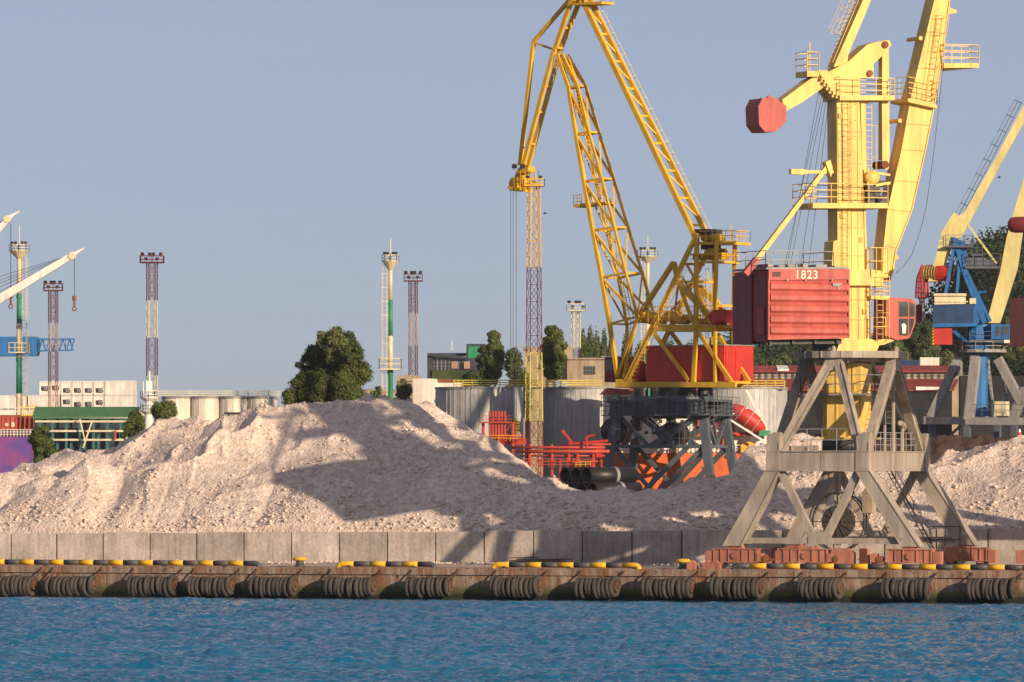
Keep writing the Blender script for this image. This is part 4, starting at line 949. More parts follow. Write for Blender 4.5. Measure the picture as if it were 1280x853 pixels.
# red machinery house
a0, zb_ = C2.az(808, 477, -h2+.35); a1, zt_ = C2.az(905, 432, -h2+.35)
def cbox(b, fr, a0, a1, o0, o1, z0, z1):
    b.hexa([fr.pt(a0, o0, z0), fr.pt(a1, o0, z0), fr.pt(a1, o1, z0), fr.pt(a0, o1, z0), fr.pt(a0, o0, z1), fr.pt(a1, o0, z1), fr.pt(a1, o1, z1), fr.pt(a0, o1, z1)])
b = MB(); cbox(b, C2, a0, a1, -h2+.35, h2+2.3, zb_, zt_); cbox(b, C2, a1, a1+.08, -h2+.6, h2+1.4, zb_+.2, zt_-.1); b.build('machinery_house', M['redpaint'], o2)
hs = pick(o2, 'machinery_house')
b = MB(); cbox(b, C2, a0-.1, a1+.1, -h2+.25, h2+2.4, zt_, zt_+.12); b.build('roof', M['greymetal'], o2)
b = MB(); cbox(b, C2, a1+.08, a1+.14, .6, 1.9, zb_+.3, zt_-.5); b.build('door', M['redpaint'], hs)
b = MB(); b.smooth = True; p = C2.px(797, 478, 0); b.tube(p, p+Z*1.9, .9, 14); b.tube(p+Z*1.9, p+Z*2.3, .9, 14, .5); b.build('ballast_drum', M['redpaint'], o2)
b = MB(); cbox(b, C2, C2.az(757, 470, 0)[0], C2.az(778, 470, 0)[0], -.2, 2.4, C2.az(757, 478, 0)[1], C2.az(757, 447, 0)[1]); b.build('operator_cab', M['maroon'], o2)
cb = pick(o2, 'operator_cab'); b = MB(); a_ = C2.az(757, 470, 0)[0]; a2_ = C2.az(778, 470, 0)[0]
for k in range(2): cbox(b, C2, a_+.15+k*1.1, a_+1.05+k*1.1, -.24, -.19, C2.az(757, 464, 0)[1], C2.az(757, 450, 0)[1])
b.build('window', M['glass'], cb); b = MB(); cbox(b, C2, a_-.2, a2_+.2, -.4, 2.6, C2.az(757, 447, 0)[1], C2.az(757, 445.5, 0)[1]); b.build('roof', M['white'], cb)
b = MB(); cbox(b, C2, C2.az(770, 483, -h2)[0], C2.az(790, 483, -h2)[0], -h2-.1, h2+.1, C2.az(770, 485, -h2)[1], C2.az(770, 474, -h2)[1]); b.build('jib_foot', Y_, o2)
# lattice boom: near-left, near-right, far-right, far-left stations
stn = [((772, 472), (779, 472), .9), ((762, 405), (797, 396), 1.5), ((752, 347), (782, 341), 1.45), ((741, 288), (768, 284), 1.2), ((730, 227), (752, 223), 1.05), ((720, 168), (736, 165), .9), ((711, 110), (722, 107), .7), ((697, 68), (703, 68), .45)]
sts = []
for (xa, ya), (xb, yb), hw in stn:
    a0_, z0_ = C2.az(xa, ya, -hw); a1_, z1_ = C2.az(xb, yb, -hw); sts.append([C2.pt(a0_, -hw, z0_), C2.pt(a1_, -hw, z1_), C2.pt(a1_, hw, z1_), C2.pt(a0_, hw, z0_)])
for k in range(4):
    b = MB(); wd = .38 if k in (0,) else .24
    for p_, q_ in zip(sts[:-1], sts[1:]): b.bar(p_[k], q_[k], wd, wd, C2.O)
    b.build('boom_chord', Y_, o2)
b = MB()
for st in sts[1:-1]:
    for k in range(4): b.bar(st[k], st[(k+1) % 4], .2, .2)
for i, (p_, q_) in enumerate(zip(sts[1:-1], sts[2:])):
    b.bar(p_[1], q_[0], .22, .22); b.bar(p_[2], q_[3], .2, .2); b.bar(p_[1], q_[2], .16, .16); b.bar(p_[3], q_[0], .16, .16)
b.bar(sts[0][0], sts[1][1], .22, .22); b.bar(sts[0][3], sts[1][2], .2, .2)
b.build('boom_lacing', Y_, o2)
b = MB(); 
for p_, q_ in zip(sts[:-1], sts[1:]):
    c0_ = (p_[0]+p_[3])/2*.6+(p_[1]+p_[2])/2*.4; c1_ = (q_[0]+q_[3])/2*.6+(q_[1]+q_[2])/2*.4; b.ladder(c0_, c1_, C2.O, .55, .4, .04, cage=C2.A, cr=.4, cstep=1.3)
b.build('boom_ladder', Y_, o2)
b = MB(); a0_, z_ = C2.az(719, 256, -.8); a1_, _ = C2.az(757, 252, -.8); b.hexa([C2.pt(a0_, -1.1, z_-.3), C2.pt(a1_, -.9, z_), C2.pt(a1_, .9, z_), C2.pt(a0_, .9, z_-.3), C2.pt(a0_, -1.1, z_+.05), C2.pt(a1_, -.9, z_+.2), C2.pt(a1_, .9, z_+.2), C2.pt(a0_, .9, z_+.05)])
b.rail([C2.pt(a0_, .9, z_), C2.pt(a0_, -1.1, z_), C2.pt(a0_+1.0, -1.0, z_)], 1.0, 3, .7, .035); b.build('boom_platform', Y_, o2)
# jib (front girder pair) + backbow + tie girders
for off in (-.45, .45):
    b = MB()
    for x0, y0, x1, y1, w_ in ((654, 207, 692, 66, 5), (692, 66, 718, -4, 5.5), (718, -4, 730, -40, 5)):
        a0_, z0_ = C2.az(x0, y0, -.45); a1_, z1_ = C2.az(x1, y1, -.45); b.bar(C2.pt(a0_, off, z0_), C2.pt(a1_, off*(1.6 if y1 < 10 else 1.2), z1_), w_/12, .3, C2.O)
    b.build('jib_girder', Y_, o2)
b = MB(); L2(b, 650, 207, 667, 52, 0, 4, .4); L2(b, 667, 52, 714, -2, 0, 4, .4); L2(b, 669, 54, 692, 62, 0, 2.5, .25); b.build('jib_tie', Y_, o2)
b = MB()
for x, y in ((662, 180), (672, 140), (682, 108), (697, 60), (706, 35)): a_, z_ = C2.az(x, y, -.45); b.bar(C2.pt(a_, -.5, z_), C2.pt(a_, .5, z_), .2, .2)
b.build('jib_cross_member', Y_, o2, kind='stuff')
for off in (-1.0, 1.0):
    b = MB()
    for x0, y0, x1, y1 in ((718, -18, 727, 2), (727, 2, 870, 296)):
        a0_, z0_ = C2.az(x0, y0, -1); a1_, z1_ = C2.az(x1, y1, -1); b.bar(C2.pt(a0_, off*(.45 if y0 < 0 else .7), z0_), C2.pt(a1_, off*(.7 if y1 < 10 else 1.15), z1_), .52, .4, C2.O)
    b.build('tie_girder', Y_, o2)
b = MB()
for t in np.linspace(.02, .95, 9):
    x, y = 727+143*t, 2+294*t; a_, z_ = C2.az(x, y, -1); w_ = .7+.45*t; b.bar(C2.pt(a_, -w_, z_), C2.pt(a_, w_, z_), .22, .22)
    x2, y2 = 727+143*(t+.08), 2+294*(t+.08); a2_, z2_ = C2.az(x2, y2, -1); b.bar(C2.pt(a_, -w_, z_), C2.pt(a2_, w_, z2_), .14, .14)
b.build('tie_cross_member', Y_, o2, kind='stuff')
b = MB(); a0_, z0_ = C2.az(727, 2, -1); a1_, z1_ = C2.az(868, 292, -1); o_w = 1.1
pA, pB = C2.pt(a1_, o_w+.2, z1_+.2), C2.pt(a0_, .95, z0_+.2); dr = (pB-pA).normalized(); up_ = (C2.O.cross(dr)).normalized(); up_ = up_ if up_.z > 0 else -up_
b.ladder(pA, pB, C2.O, .5, .45, .03, cage=up_, cr=.4, cstep=1.35); b.build('tie_ladder', M['cream'], o2)
b = MB(); a0_, z_ = C2.az(716, 4, -1.1); a1_, _ = C2.az(752, 4, -1.1); cbox(b, C2, a0_, a1_, -1.1, 1.1, z_-.25, z_); b.rail([C2.pt(a0_+1, -1.1, z_), C2.pt(a1_, -1.1, z_), C2.pt(a1_, 1.1, z_)], 1.1, 2, 1.0, .035); b.build('head_platform', Y_, o2)
b = MB(); b.smooth = True
p = C2.px(716, -2, -.7); b.tube(p, p+C2.O*1.4, .6, 12)
for x, y, r_ in ((643, 230, .75), (652, 226, .6)): p = C2.px(x, y, -.4); b.tube(p, p+C2.O*.8, r_, 14)
b.smooth = False; b.poly(C2, [(636, 238), (640, 228), (648, 210), (660, 208), (660, 238), (650, 240)], -.1, .1); b.poly(C2, [(648, 210), (660, 208), (660, 216), (646, 216)], -.6, .6); b.poly(C2, [(634, 236), (656, 240), (656, 237), (634, 233)], -.7, .7)
b.build('jib_head', Y_, o2)
b = MB(); a0_, z_ = C2.az(645, 209, -.8); a1_, _ = C2.az(662, 238, -.8); z_ = C2.az(645, 238, -.8)[1]; b.rail([C2.pt(a0_, -.8, z_), C2.pt(a1_, -.8, z_), C2.pt(a1_, .8, z_), C2.pt(a0_, .8, z_)], 2.0, 3, .6, .035, True); b.build('head_rail', Y_, o2)
for x, o_ in ((643, -1.0), (653, -1.0), (658, .5)): lamp_head(C2.px(x, 208, o_), Vector((.2, -1, -.6)), o2, .42)
b = MB()
for x, o_ in ((638.5, -.3), (641.5, 0), (645.5, .3)):
    p = C2.px(x, 238, o_); q_ = Vector((p.x, p.y, P(640, 530, D2).z)); b.tube(p, q_, .035, 4)
b.build('hoist_rope', M['darkmetal'], o2)
hb = P(644, 534, D2); hr_ = root('hook_block', (C2.px(642, 300, 0).x+.2, C2.px(642, 300, 0).y, hb.z-.6), 'small black and yellow hook block hanging from the ochre crane ropes', 'hook block')
b = MB(); b.lathe(hr_.location, [(0, .0), (.3, .1), (.42, .5), (.42, 1.1), (.25, 1.5), (0, 1.6)], 10); b.build('block', M['kerbyellow'], hr_); 
b = MB()
for k in range(4): b.lathe(hr_.location+Z*(.35+.28*k), [(.425, 0), (.435, .06), (.425, .12)], 10)
b.build('stripe', M['kerbblack'], hr_)
# slate portal
def q2(x, y, off): return Q2.px(x, y, off)
Hq = 6.8
fl_, fr_ = Q2.az(752, 520, -Hq)[0], Q2.az(866, 520, -Hq)[0]
ztop2 = Q2.az(800, 519, -Hq)[1]; zt2b = Q2.az(800, 499, -Hq)[1]; ztie = Q2.az(800, 558, -Hq)[1]
def bx2(b, s0, s1, d0, d1, z0, z1): cbox(b, Q2, s0, s1, d0, d1, z0, z1)
for d in (-3.2, 3.2):
    for e, xx in ((-1, fl_), (1, fr_)):
        b = MB(); b.bar(Q2.pt(xx-e*.2, d, ztop2), Q2.pt(xx+e*1.4, d*1.25, QZ+.9), .9, .7, Q2.O, .8); b.build('portal_leg', SLT, o2)
    m_ = (fl_+fr_)/2
    b = MB(); b.bar(Q2.pt(fl_+.5, d, ztop2), Q2.pt(m_-1.2, d, ztie), .4, .35, Q2.O); b.bar(Q2.pt(fr_-.6, d, ztop2), Q2.pt(m_-1.0, d, ztie), .6, .4, Q2.O); b.bar(Q2.pt(m_-1.6, d, ztop2), Q2.pt(m_+1.4, d, ztie+.2), .55, .4, Q2.O)
    b.bar(Q2.pt(fl_, d*1.05, ztie), Q2.pt(m_+1.2, d*1.2, QZ+2.2), .4, .3, Q2.O); b.bar(Q2.pt(fr_, d*1.05, ztie), Q2.pt(m_-1.6, d*1.2, QZ+2.2), .5, .3, Q2.O); b.bar(Q2.pt(fr_-1.8, d*1.05, ztie), Q2.pt(fl_+1.5, d*1.2, QZ+2.2), .45, .3, Q2.O)
    b.build('brace', SLT, o2)
    b = MB(); bx2(b, fl_-.6, fr_+.6, d*1.07-.25, d*1.07+.25, ztie-.15, ztie+.2); bx2(b, fl_+2, fr_-2, d-.2, d+.2, ztop2-.3, ztop2-.003); b.build('tie_beam', SLT, o2)
for xx in (fl_, fr_):
    b = MB(); b.bar(Q2.pt(xx, -3.2, ztop2), Q2.pt(xx, 0, ztie), .35, .35, Q2.A); b.bar(Q2.pt(xx, 3.2, ztop2), Q2.pt(xx, 0, ztie), .35, .35, Q2.A); b.bar(Q2.pt(xx, -1.2, ztop2), Q2.pt(xx, .6, ztie), .25, .25, Q2.A)
    bx2(b, xx-.2, xx+.2, -3.2, 3.2, ztie-.15, ztie+.15); b.build('side_brace', SLT, o2)
b = MB(); bx2(b, fl_-.4, fr_+.4, -3.9, -3.1, ztop2, ztop2+.25); bx2(b, fl_-.4, fr_+.4, 3.1, 3.9, ztop2, ztop2+.25); bx2(b, fl_-.4, fr_+.4, -3.9, 3.9, zt2b-.2, zt2b)
for d in (-3.5, 3.5): bx2(b, fl_-.3, fr_+.3, d-.15, d+.15, ztop2+.25, zt2b-.2)
k_ = fl_-.2
while k_ < fr_+.3:
    for d_ in (-3.8, 3.6): bx2(b, k_, k_+.14, d_, d_+.2, ztop2+.26, zt2b-.21)
    k_ += .62
bx2(b, fl_-.9, fr_+1.0, -4.6, -3.9, ztop2-.05, ztop2+.05); bx2(b, fr_+.4, fr_+1.1, -4.6, 4.2, ztop2-.05, ztop2+.05)
b.build('portal_deck', SLT, o2)
b = MB(); b.rail([Q2.pt(fl_-.9, 4, ztop2), Q2.pt(fl_-.9, -4.6, ztop2), Q2.pt(fr_+1.1, -4.6, ztop2), Q2.pt(fr_+1.1, 4.2, ztop2)], 1.9, 4, 1.15, .045); b.ladder(Q2.pt(fl_+.8, -4.5, QZ+1), Q2.pt(fl_+.8, -4.5, zt2b+.8), Q2.A, .6, .5, .05, cage=-Q2.O, cr=.45, cstep=1.2)
b.ladder(Q2.pt(m_-1.5, -4.2, ztop2+.8), Q2.pt(m_+2.4, -4.2, ztie+.2), Q2.O, .6, .35, .05); b.rail([Q2.pt(m_-2.5, -4.4, ztop2+.3), Q2.pt(m_+1.6, -4.4, ztie+.4)], 1.0, 2, 1, .04); b.rail([Q2.pt(m_+.5, -3.4, ztie+.2), Q2.pt(fr_-1, -3.4, ztie+.2)], 1.9, 3, .6, .04)
b.build('railing', SLT, o2)
b = MB(); zc_ = C2.az(800, 485, -h2)[1]
cc = Q2.pt((fl_+fr_)/2+.3, 0, 0); 
for k in range(12):
    t = 2*math.pi*k/12; p = cc+Vector((math.cos(t)*3.6, math.sin(t)*3.0, zt2b)); b = MB(); b.tube(p, Vector((p.x, p.y, zc_)), .5, 8); b.build('slewing_roller', M['darkmetal'], o2)
b = MB(); b.lathe(cc, [(3.9, zt2b), (4.2, zt2b), (4.2, zt2b+.35), (3.9, zt2b+.35)], 24, Z, True); b.lathe(cc, [(.5, ztop2+.2), (1.3, zt2b), (1.6, zc_), (.2, zc_)], 10); b.build('slewing_ring', SLT, o2)
b = MB(); b.smooth = True; p = Q2.pt(m_+.3, -1, ztie+1.2); b.tube(p, p+Q2.O*2.5, 1.3, 16); b.build('cable_drum', M['darkmetal'], o2)
b = MB(); b.smooth = True; b.tube(Q2.pt(fl_-.2, -3, ztie+1.6), Q2.pt(fl_-.2, -2.2, ztie+1.6), 1.4, 18); b.build('cable_drum', M['darkmetal'], o2)

# ------------------------------------------------------------------ blue crane
D3 = 620.0; C3 = fr_at(1205, D3, -5); Q3 = fr_at(1213, D3, -TH)
bc = root('blue_crane', (Q3.ox, Q3.oy, QZ), 'blue A-frame crane with cream boom standing on a grey portal behind the heap', 'crane')
BL, CB = M['blue'], M['creamboom']
b = MB(); b.poly(C3, [(1166, 409), (1217, 407), (1217, 380), (1166, 382)], -1.6, 1.8); b.build('machinery_house', M['bluedark'], bc)
b = MB(); b.poly(C3, [(1166, 409.5), (1222, 408), (1222, 404), (1166, 404.5)], -1.66, 1.85); b.poly(C3, [(1217, 406), (1224, 404), (1224, 384), (1217, 382)], -1.2, 1.5); b.build('house_frame', BL, bc)
b = MB(); b.poly(C3, [(1168, 381), (1207, 380), (1207, 371), (1168, 371)], -1.4, 1.2); b.poly(C3, [(1167, 370), (1208, 370), (1208, 367), (1167, 367)], -1.5, 1.4)
for k in range(7): x = 1169+k*6.1; b.poly(C3, [(x, 378), (x+4.6, 378), (x+4.6, 376.6), (x, 376.6)], -1.5, -1.4)
b.poly(C3, [(1212, 380), (1220, 380), (1220, 373), (1212, 373)], -1.2, .2); b.build('vent_unit', M['cream'], bc)
b = MB(); b.poly(C3, [(1167.5, 431), (1190, 431), (1190, 410), (1167.5, 410)], -1.3, 1.4); b.build('counterweight', M['redpaint'], bc)
b = MB()
for k in range(12): y = 384+k*4; b.poly(C3, [(1165.5, y+2), (1167.3, y), (1167.3, y+2), (1165.5, y+4)], -1.5, -1.2)
b.build('hazard_stripe', M['kerbyellow'], bc)
def legs3(name, segs, mat, hh=1.3, th=.3):
    for sgn in (-1, 1):
        for x0, y0, x1, y1, w_ in segs:
            b = MB(); a0, z0 = C3.az(x0, y0, -hh); a1, z1 = C3.az(x1, y1, -hh); b.bar(C3.pt(a0, sgn*hh*.6, z0), C3.pt(a1, sgn*hh, z1), w_/12.9, th, C3.O)
            b.build(name, mat, bc)
legs3('frame_leg', [(1194, 299, 1182, 368, 4), (1200, 320, 1196, 367, 3.5)], BL)
legs3('frame_leg', [(1194, 299, 1208, 345, 7), (1208, 345, 1231, 404, 7), (1206, 335, 1238, 402, 4), (1214, 365, 1232, 365, 2.5)], BL, 1.1, .5)
b = MB(); b.poly(C3, [(1190, 296), (1206, 303), (1210, 322), (1192, 320)], -.7, .7); b.build('frame_head', BL, bc)
b = MB(); plat(b, C3, 1182, 1216, 307, 309.5, -1.5, 1.5, 1.0, n=2, step=.8); plat(b, C3, 1206, 1250, 333, 336, -1.5, 1.2, 1.2, n=3, step=.8); plat(b, C3, 1214, 1228, 318, 320, -.8, .8, 1.0, n=3, step=.5)
b.box(C3.px(1220, 328, 0), 2.0, 1.2, .8, C3.A, C3.O); b.box(C3.px(1236, 329, 0), 1.2, 1.0, .6, C3.A, C3.O)
b.build('platform', M['slate'], bc)
b = MB(); b.poly(C3, [(1190, 269), (1193, 266), (1198, 269), (1199, 276), (1193, 300), (1182, 330), (1172, 352), (1160, 352), (1170, 320), (1175, 298), (1177, 290)], -.5, .5); b.poly(C3, [(1198, 270), (1203, 267), (1207, 272), (1202, 284), (1196, 284)], -.4, .4); b.build('rocker', CB, bc)
b = MB(); 
a_, z_ = C3.az(1170, 342, 0); ax_ = (C3.A*.8-C3.O*.35).normalized()
p = C3.pt(a_, 0, z_)
b.tube(p-ax_*1.1, p+ax_*.3, .85, 16); b.build('counterweight_drum', M['kerbblack'], bc); dr_ = pick(bc, 'counterweight_drum')
b = MB()
for k in range(5): b.tube(p+ax_*(-1.0+k*.28), p+ax_*(-.9+k*.28), .862, 16)
b.build('stripe', M['kerbyellow'], dr_)
b = MB(); b.tube(p+ax_*.3, p+ax_*1.5, .85, 16, .7); b.build('drum_end', M['redpaint'], dr_)
b = MB(); b.poly(C3, [(1191, 290), (1195, 298), (1202, 297), (1254, 200), (1282, 150), (1330, 66), (1322, 62), (1275, 140), (1245, 197)], -.35, .35); b.build('tie_strut', CB, bc)
b = MB(); pA, pB = C3.px(1200, 276, 0), C3.px(1277, 128, 0); dr = (pB-pA).normalized(); out = dr.cross(C3.O); out = out if out.x < 0 else -out
b.ladder(pA, pB, C3.O, .5, .5, .04, cage=out, cr=.45, cstep=1.6); b.build('strut_ladder', M['slate'], bc)
legs3('link_rod', [(1210, 281, 1246, 330, 2.4)], CB, .5, .2)
b = MB(); b.poly(C3, [(1233, 404), (1250, 404), (1256, 386), (1272, 336), (1280, 280), (1300, 190), (1330, 60), (1316, 60), (1280, 222), (1268, 262), (1258, 298), (1250, 340)], -.8, .8); b.build('boom', CB, bc)
b = MB(); b.poly(C3, [(1239, 424), (1260, 424), (1263, 420), (1263, 406), (1239, 405)], -1.7, -.2); b.build('operator_cab', BL, bc)
cb = pick(bc, 'operator_cab'); 
for pl in ([(1245, 420), (1249, 420), (1249, 408), (1245, 408)], [(1252, 418), (1261, 418), (1261, 408), (1252, 408)]): b = MB(); b.poly(C3, pl, -1.74, -1.69); b.build('window', M['glass'], cb)
b = MB(); plat(b, C3, 1212, 1267, 425, 428.5, -1.8, 1.5, .8, n=2, step=1); b.build('cab_platform', M['slate'], bc)
b = MB(); b.poly(C3, [(1255, 429), (1267, 429), (1267, 425), (1255, 425)], -1.9, -1.8); b.build('platform_edge', M['white'], bc)
b = MB(); c_ = Q3.pt(0, 0, 0); zz = lambda y: CZ+(600-y)/F*D3
b.lathe(c_+Vector((.8, 0, 0)), [(.9, zz(520)), (.9, zz(445)), (1.1, zz(437)), (1.3, zz(428)), (1.0, zz(405)), (0, zz(405))], 12); b.poly(C3, [(1214, 430), (1236, 430), (1244, 408), (1212, 412)], -.6, .6); legs3('underbrace', [(1190, 412, 1216, 434, 4)], BL, .9)
b.build('slewing_column', BL, bc)
GM = surf('blue_grey_paint', (.31, .30, .29), .6, .1, .25, .3)
b = MB(); b.lathe(c_+Vector((1.2, 0, 0)), [(1.2, zz(441)), (2.3, zz(441)), (2.3, zz(437)), (1.2, zz(437))], 16, Z, True); b.rail([c_+Vector((1.2+2.4*math.cos(k*math.pi/4), 2.4*math.sin(k*math.pi/4), zz(438))) for k in range(8)], .8, 2, .9, .04, True); b.build('slewing_ring', GM, bc)
mid = zz(525); A_ = {}
for nm, xt, xb, d in (('a', 1198, 1163, -3), ('b', 1220, 1212, -3), ('c', 1250, 1277, -3), ('d', 1262, 1300, 3)):
    pass
def leg3(xt, yt, xb, yb, o0, o1, w_):
    b = MB(); b.bar(Q3.px(xt, yt, o0), Q3.px(xb, yb, o1), w_/12.9, .9, Q3.O); b.build('portal_leg', GM, bc)
leg3(1199, 447, 1164, 522, 0, -1, 10); leg3(1220, 446, 1211, 526, -2.4, -3.5, 11); leg3(1247, 448, 1278, 505, 0, 1, 10); leg3(1282, 486, 1266, 524, 1, 1, 10); leg3(1232, 448, 1240, 524, 2.4, 4, 6); leg3(1200, 470, 1200, 446, 0, 0, 5)
b = MB(); b.bar(Q3.px(1156, 525.5, -1), Q3.px(1208, 526, -1), .75, .8, Z.cross(Q3.A)); b.bar(Q3.px(1208, 526.5, -3.5), Q3.px(1330, 527, -3.5), .7, .8, Q3.O); b.bar(Q3.px(1160, 526, -1), Q3.px(1212, 526.5, -3.5), .7, .8, Q3.O); b.bar(Q3.px(1212, 526, -3.5), Q3.px(1242, 524, 5), .6, .6); b.build('frame_beam', GM, bc)
for x, o_ in ((1165, -1), (1209, -3.5), (1247, 5), (1268, 3), (1320, -3.5)): b = MB(); p = Q3.px(x, 530, o_); b.bar(p, Vector((p.x, p.y, QZ)), .6, .6, Q3.O); b.build('portal_leg', SLT, bc)
b = MB(); b.bar(Q3.px(1165, 562, -1), Q3.px(1209, 562, -3.5), .25, .25); b.bar(Q3.px(1200, 533, -3), Q3.px(1170, 561, -1.4), .2, .2); b.build('brace', SLT, bc)
b = MB(); b.poly(Q3, [(1243, 520), (1257, 520), (1257, 502), (1243, 502)], -2.2, -1); b.build('electrical_cabinet', M['cream'], bc)
b = MB(); b.ladder(Q3.px(1262, 520, 2), Q3.px(1250, 450, 2), Q3.O, .6, .5, .05); b.rail([Q3.px(1215, 520, -3.6), Q3.px(1290, 520, -3.6)], 1.1, 2, 1, .04); b.build('stairs', SLT, bc)

# ------------------------------------------------------------------ crane just outside the right edge: only its rear end shows
cs4 = Q.az(1447, 560, dcn)[0]; c4 = Q.pt(cs4, dcn, QZ); U4 = Fr(c4.x, c4.y, 10)
k4 = root('portal_crane', c4, 'crane at the right picture edge of which only maroon house end and counterweight show', 'crane')
for d in (DF, DR):
    for e in (-1, 1):
        b = MB(); b.bar(Q.pt(cs4+e*5.6, d, QZ+1.2), Q.pt(cs4+e*2.8, d, zb), 1.0, .9, Q.O); b.build('portal_leg', T, k4)
        b = MB(); b.bar(Q.pt(cs4+e*2.8, d, zt), Q.pt(cs4+e*.6, d+(2.4 if d == DF else -2.4), rz0), .6, .6, Q.O); b.build('upper_leg', T, k4)
    b = MB(); bx(b, cs4-3.2, cs4+3.2, d-.4, d+.4, zb, zt); b.build('frame_beam', T, k4)
    b = MB(); bx(b, cs4-7, cs4+7, d-.3, d+.3, QZ+.4, QZ+1.2); b.build('bogie', M['salmon'], k4)
b = MB(); b.lathe(Q.pt(cs4, dcn, 0), [(1.5, rz0), (3.4, rz0), (3.4, rz1), (1.5, rz1)], 16, Z, True); b.build('slewing_ring', T, k4)
b = MB(); b.poly(U4, [(1438, 470), (1466, 470), (1462, 120), (1432, 120)], -.9, .9); b.build('tower', PY, k4)
b = MB(); b.poly(U4, [(1288, 432), (1436, 430), (1436, 368), (1288, 371)], -2.4, 2.4); b.build('machinery_house', M['maroonhouse'], k4)
hs = pick(k4, 'machinery_house'); b = MB(); b.poly(U4, [(1288, 403), (1310, 403), (1310, 401), (1288, 401)], -2.45, -2.4); b.build('seam', M['darkmetal'], hs)
b = MB(); p = U4.px(1290, 281, 0); ax_ = Vector((.9, -.35, 0)).normalized(); b.smooth = True
b.lathe(p, [(0, -1.45), (.25, -1.43), (.42, -1.3), (.48, -1.0), (.48, 1.0), (0, 1.0)], 18, ax_); b.build('counterweight', M['maroon'], k4)
b = MB(); b.bar(U4.px(1298, 281, 0), U4.px(1436, 128, 0), .8, .8, U4.O); b.build('counterweight_arm', PY, k4)
b = MB(); b.poly(U4, [(1466, 400), (1486, 400), (1560, 60), (1580, -250), (1565, -250), (1530, 60)], -.7, .7); b.build('boom', PY, k4)

# ------------------------------------------------------------------ trees
def leaves(name, lobes, n, size, mat, parent=None, **kw):
    """lobes: (cx,cy,cz,rx,ry,rz); many small leaf faces through an uneven volume"""
    L_ = np.array(lobes); vol = L_[:, 3]*L_[:, 4]*L_[:, 5]; pr = vol**.8; pr /= pr.sum()
    idx = rng.choice(len(L_), n, p=pr); d = rng.normal(size=(n, 3)); d /= np.linalg.norm(d, axis=1)[:, None]
    # clumpy radius
    f1 = .82+.35*vnoise(d[:, 0]*3.1+idx*7.3, d[:, 2]*3.1+d[:, 1]*2.3, 91)
    r_ = (.5+.5*rng.random(n)**.5)*f1+rng.exponential(.07, n)
    p = L_[idx, :3]+d*r_[:, None]*L_[idx, 3:6]
    s_ = size*(.6+.8*rng.random(n)); a = rng.normal(size=(n, 3)); a /= np.linalg.norm(a, axis=1)[:, None]
    nrm = d+.7*a; nrm /= np.linalg.norm(nrm, axis=1)[:, None]; u_ = np.cross(nrm, a); u_ /= np.linalg.norm(u_, axis=1)[:, None]; v_ = np.cross(nrm, u_)
    u_ *= s_[:, None]; v_ *= s_[:, None]*.7
    q = np.stack([p-u_, p-v_*.9, p+u_, p+v_*.9], 1).reshape(-1, 3)
    if parent is not None: q = q-np.array(wloc(parent))
    return bignp(name, q, np.arange(n*4).reshape(-1, 4), mat, parent, **kw)
def tree(x, ytop, wpx, D, label, kind='round', mat='leaf', group=None, name='tree', ybase=None, dens=1.0, name2='crown', szm=1.0):
    c = P(x, 600, D); px = F/D; zg = QZ if ybase is None else CZ+(600-ybase)/px
    ztop = CZ+(600-ytop)/px; H = ztop-zg; w_ = wpx/px
    rt = root(name, (c.x, D, zg), label, 'tree', group)
    lr = random.Random(int(x*13+ytop)); lobes = []
    vis = min(H, {'round': w_*1.3, 'oval': w_*1.75, 'tall': w_*2.7}.get(kind, H*.95))
    if kind == 'poplar': w_ *= 1.3
    if kind == 'poplar':
        k = 12
        for i in range(k):
            t = i/(k-1); r_ = w_/2*(.80+.20*math.sin(math.pi*min(1, .1+t*.8)))*(1 if t < .70 else max(.48, 1-(t-.70)*1.7))*lr.uniform(.88, 1.08)
            zc_ = ztop-vis*(1-t)*.90-vis*.10
            lobes.append((c.x+lr.uniform(-.06, .06)*w_, D, zc_, r_*.9, r_*.9, vis/k*1.7))
            for q_ in range(2): lobes.append((c.x+lr.uniform(-.62, .62)*r_, D+lr.uniform(-.7, .1)*r_, zc_+lr.uniform(-.5, .5)*vis/k, r_*.45, r_*.45, vis/k*lr.uniform(1.3, 2.4)))
    else:
        for i in range(26):
            a = lr.uniform(0, 6.28); t = lr.uniform(-1, 1); rr = math.sqrt(max(.05, 1-abs(t)**2.4))*lr.uniform(.35, 1.0)
            s_ = lr.uniform(.11, .24)*w_*(1.25 if kind == 'tall' else 1)
            lobes.append((c.x+math.cos(a)*rr*w_*.40, D+math.sin(a)*rr*w_*.34, ztop-vis*.5+t*vis*.42-s_*.25, s_, s_, s_*lr.uniform(.7, 1.25)))
        lobes.append((c.x, D, ztop-vis*.58, w_*.24, w_*.2, vis*.32))
    b = MB(); b.smooth = True
    b.tube((c.x, D, zg), (c.x+.1, D, ztop-vis*.6), w_*.035+.12, 8, w_*.02+.06)
    for lo in lobes[::2]: b.tube((c.x+.1, D, ztop-vis*lr.uniform(.6, .9)), lo[:3], .09+w_*.006, 5, .04, cap=False)
    b.build('trunk', M['bark'], rt)
    area = w_*px*vis*px; n = int(min(30000, max(2500, area*3.2*dens))); leaves(name2, lobes, n, 1.35/px*szm, M[mat], rt)
    return rt
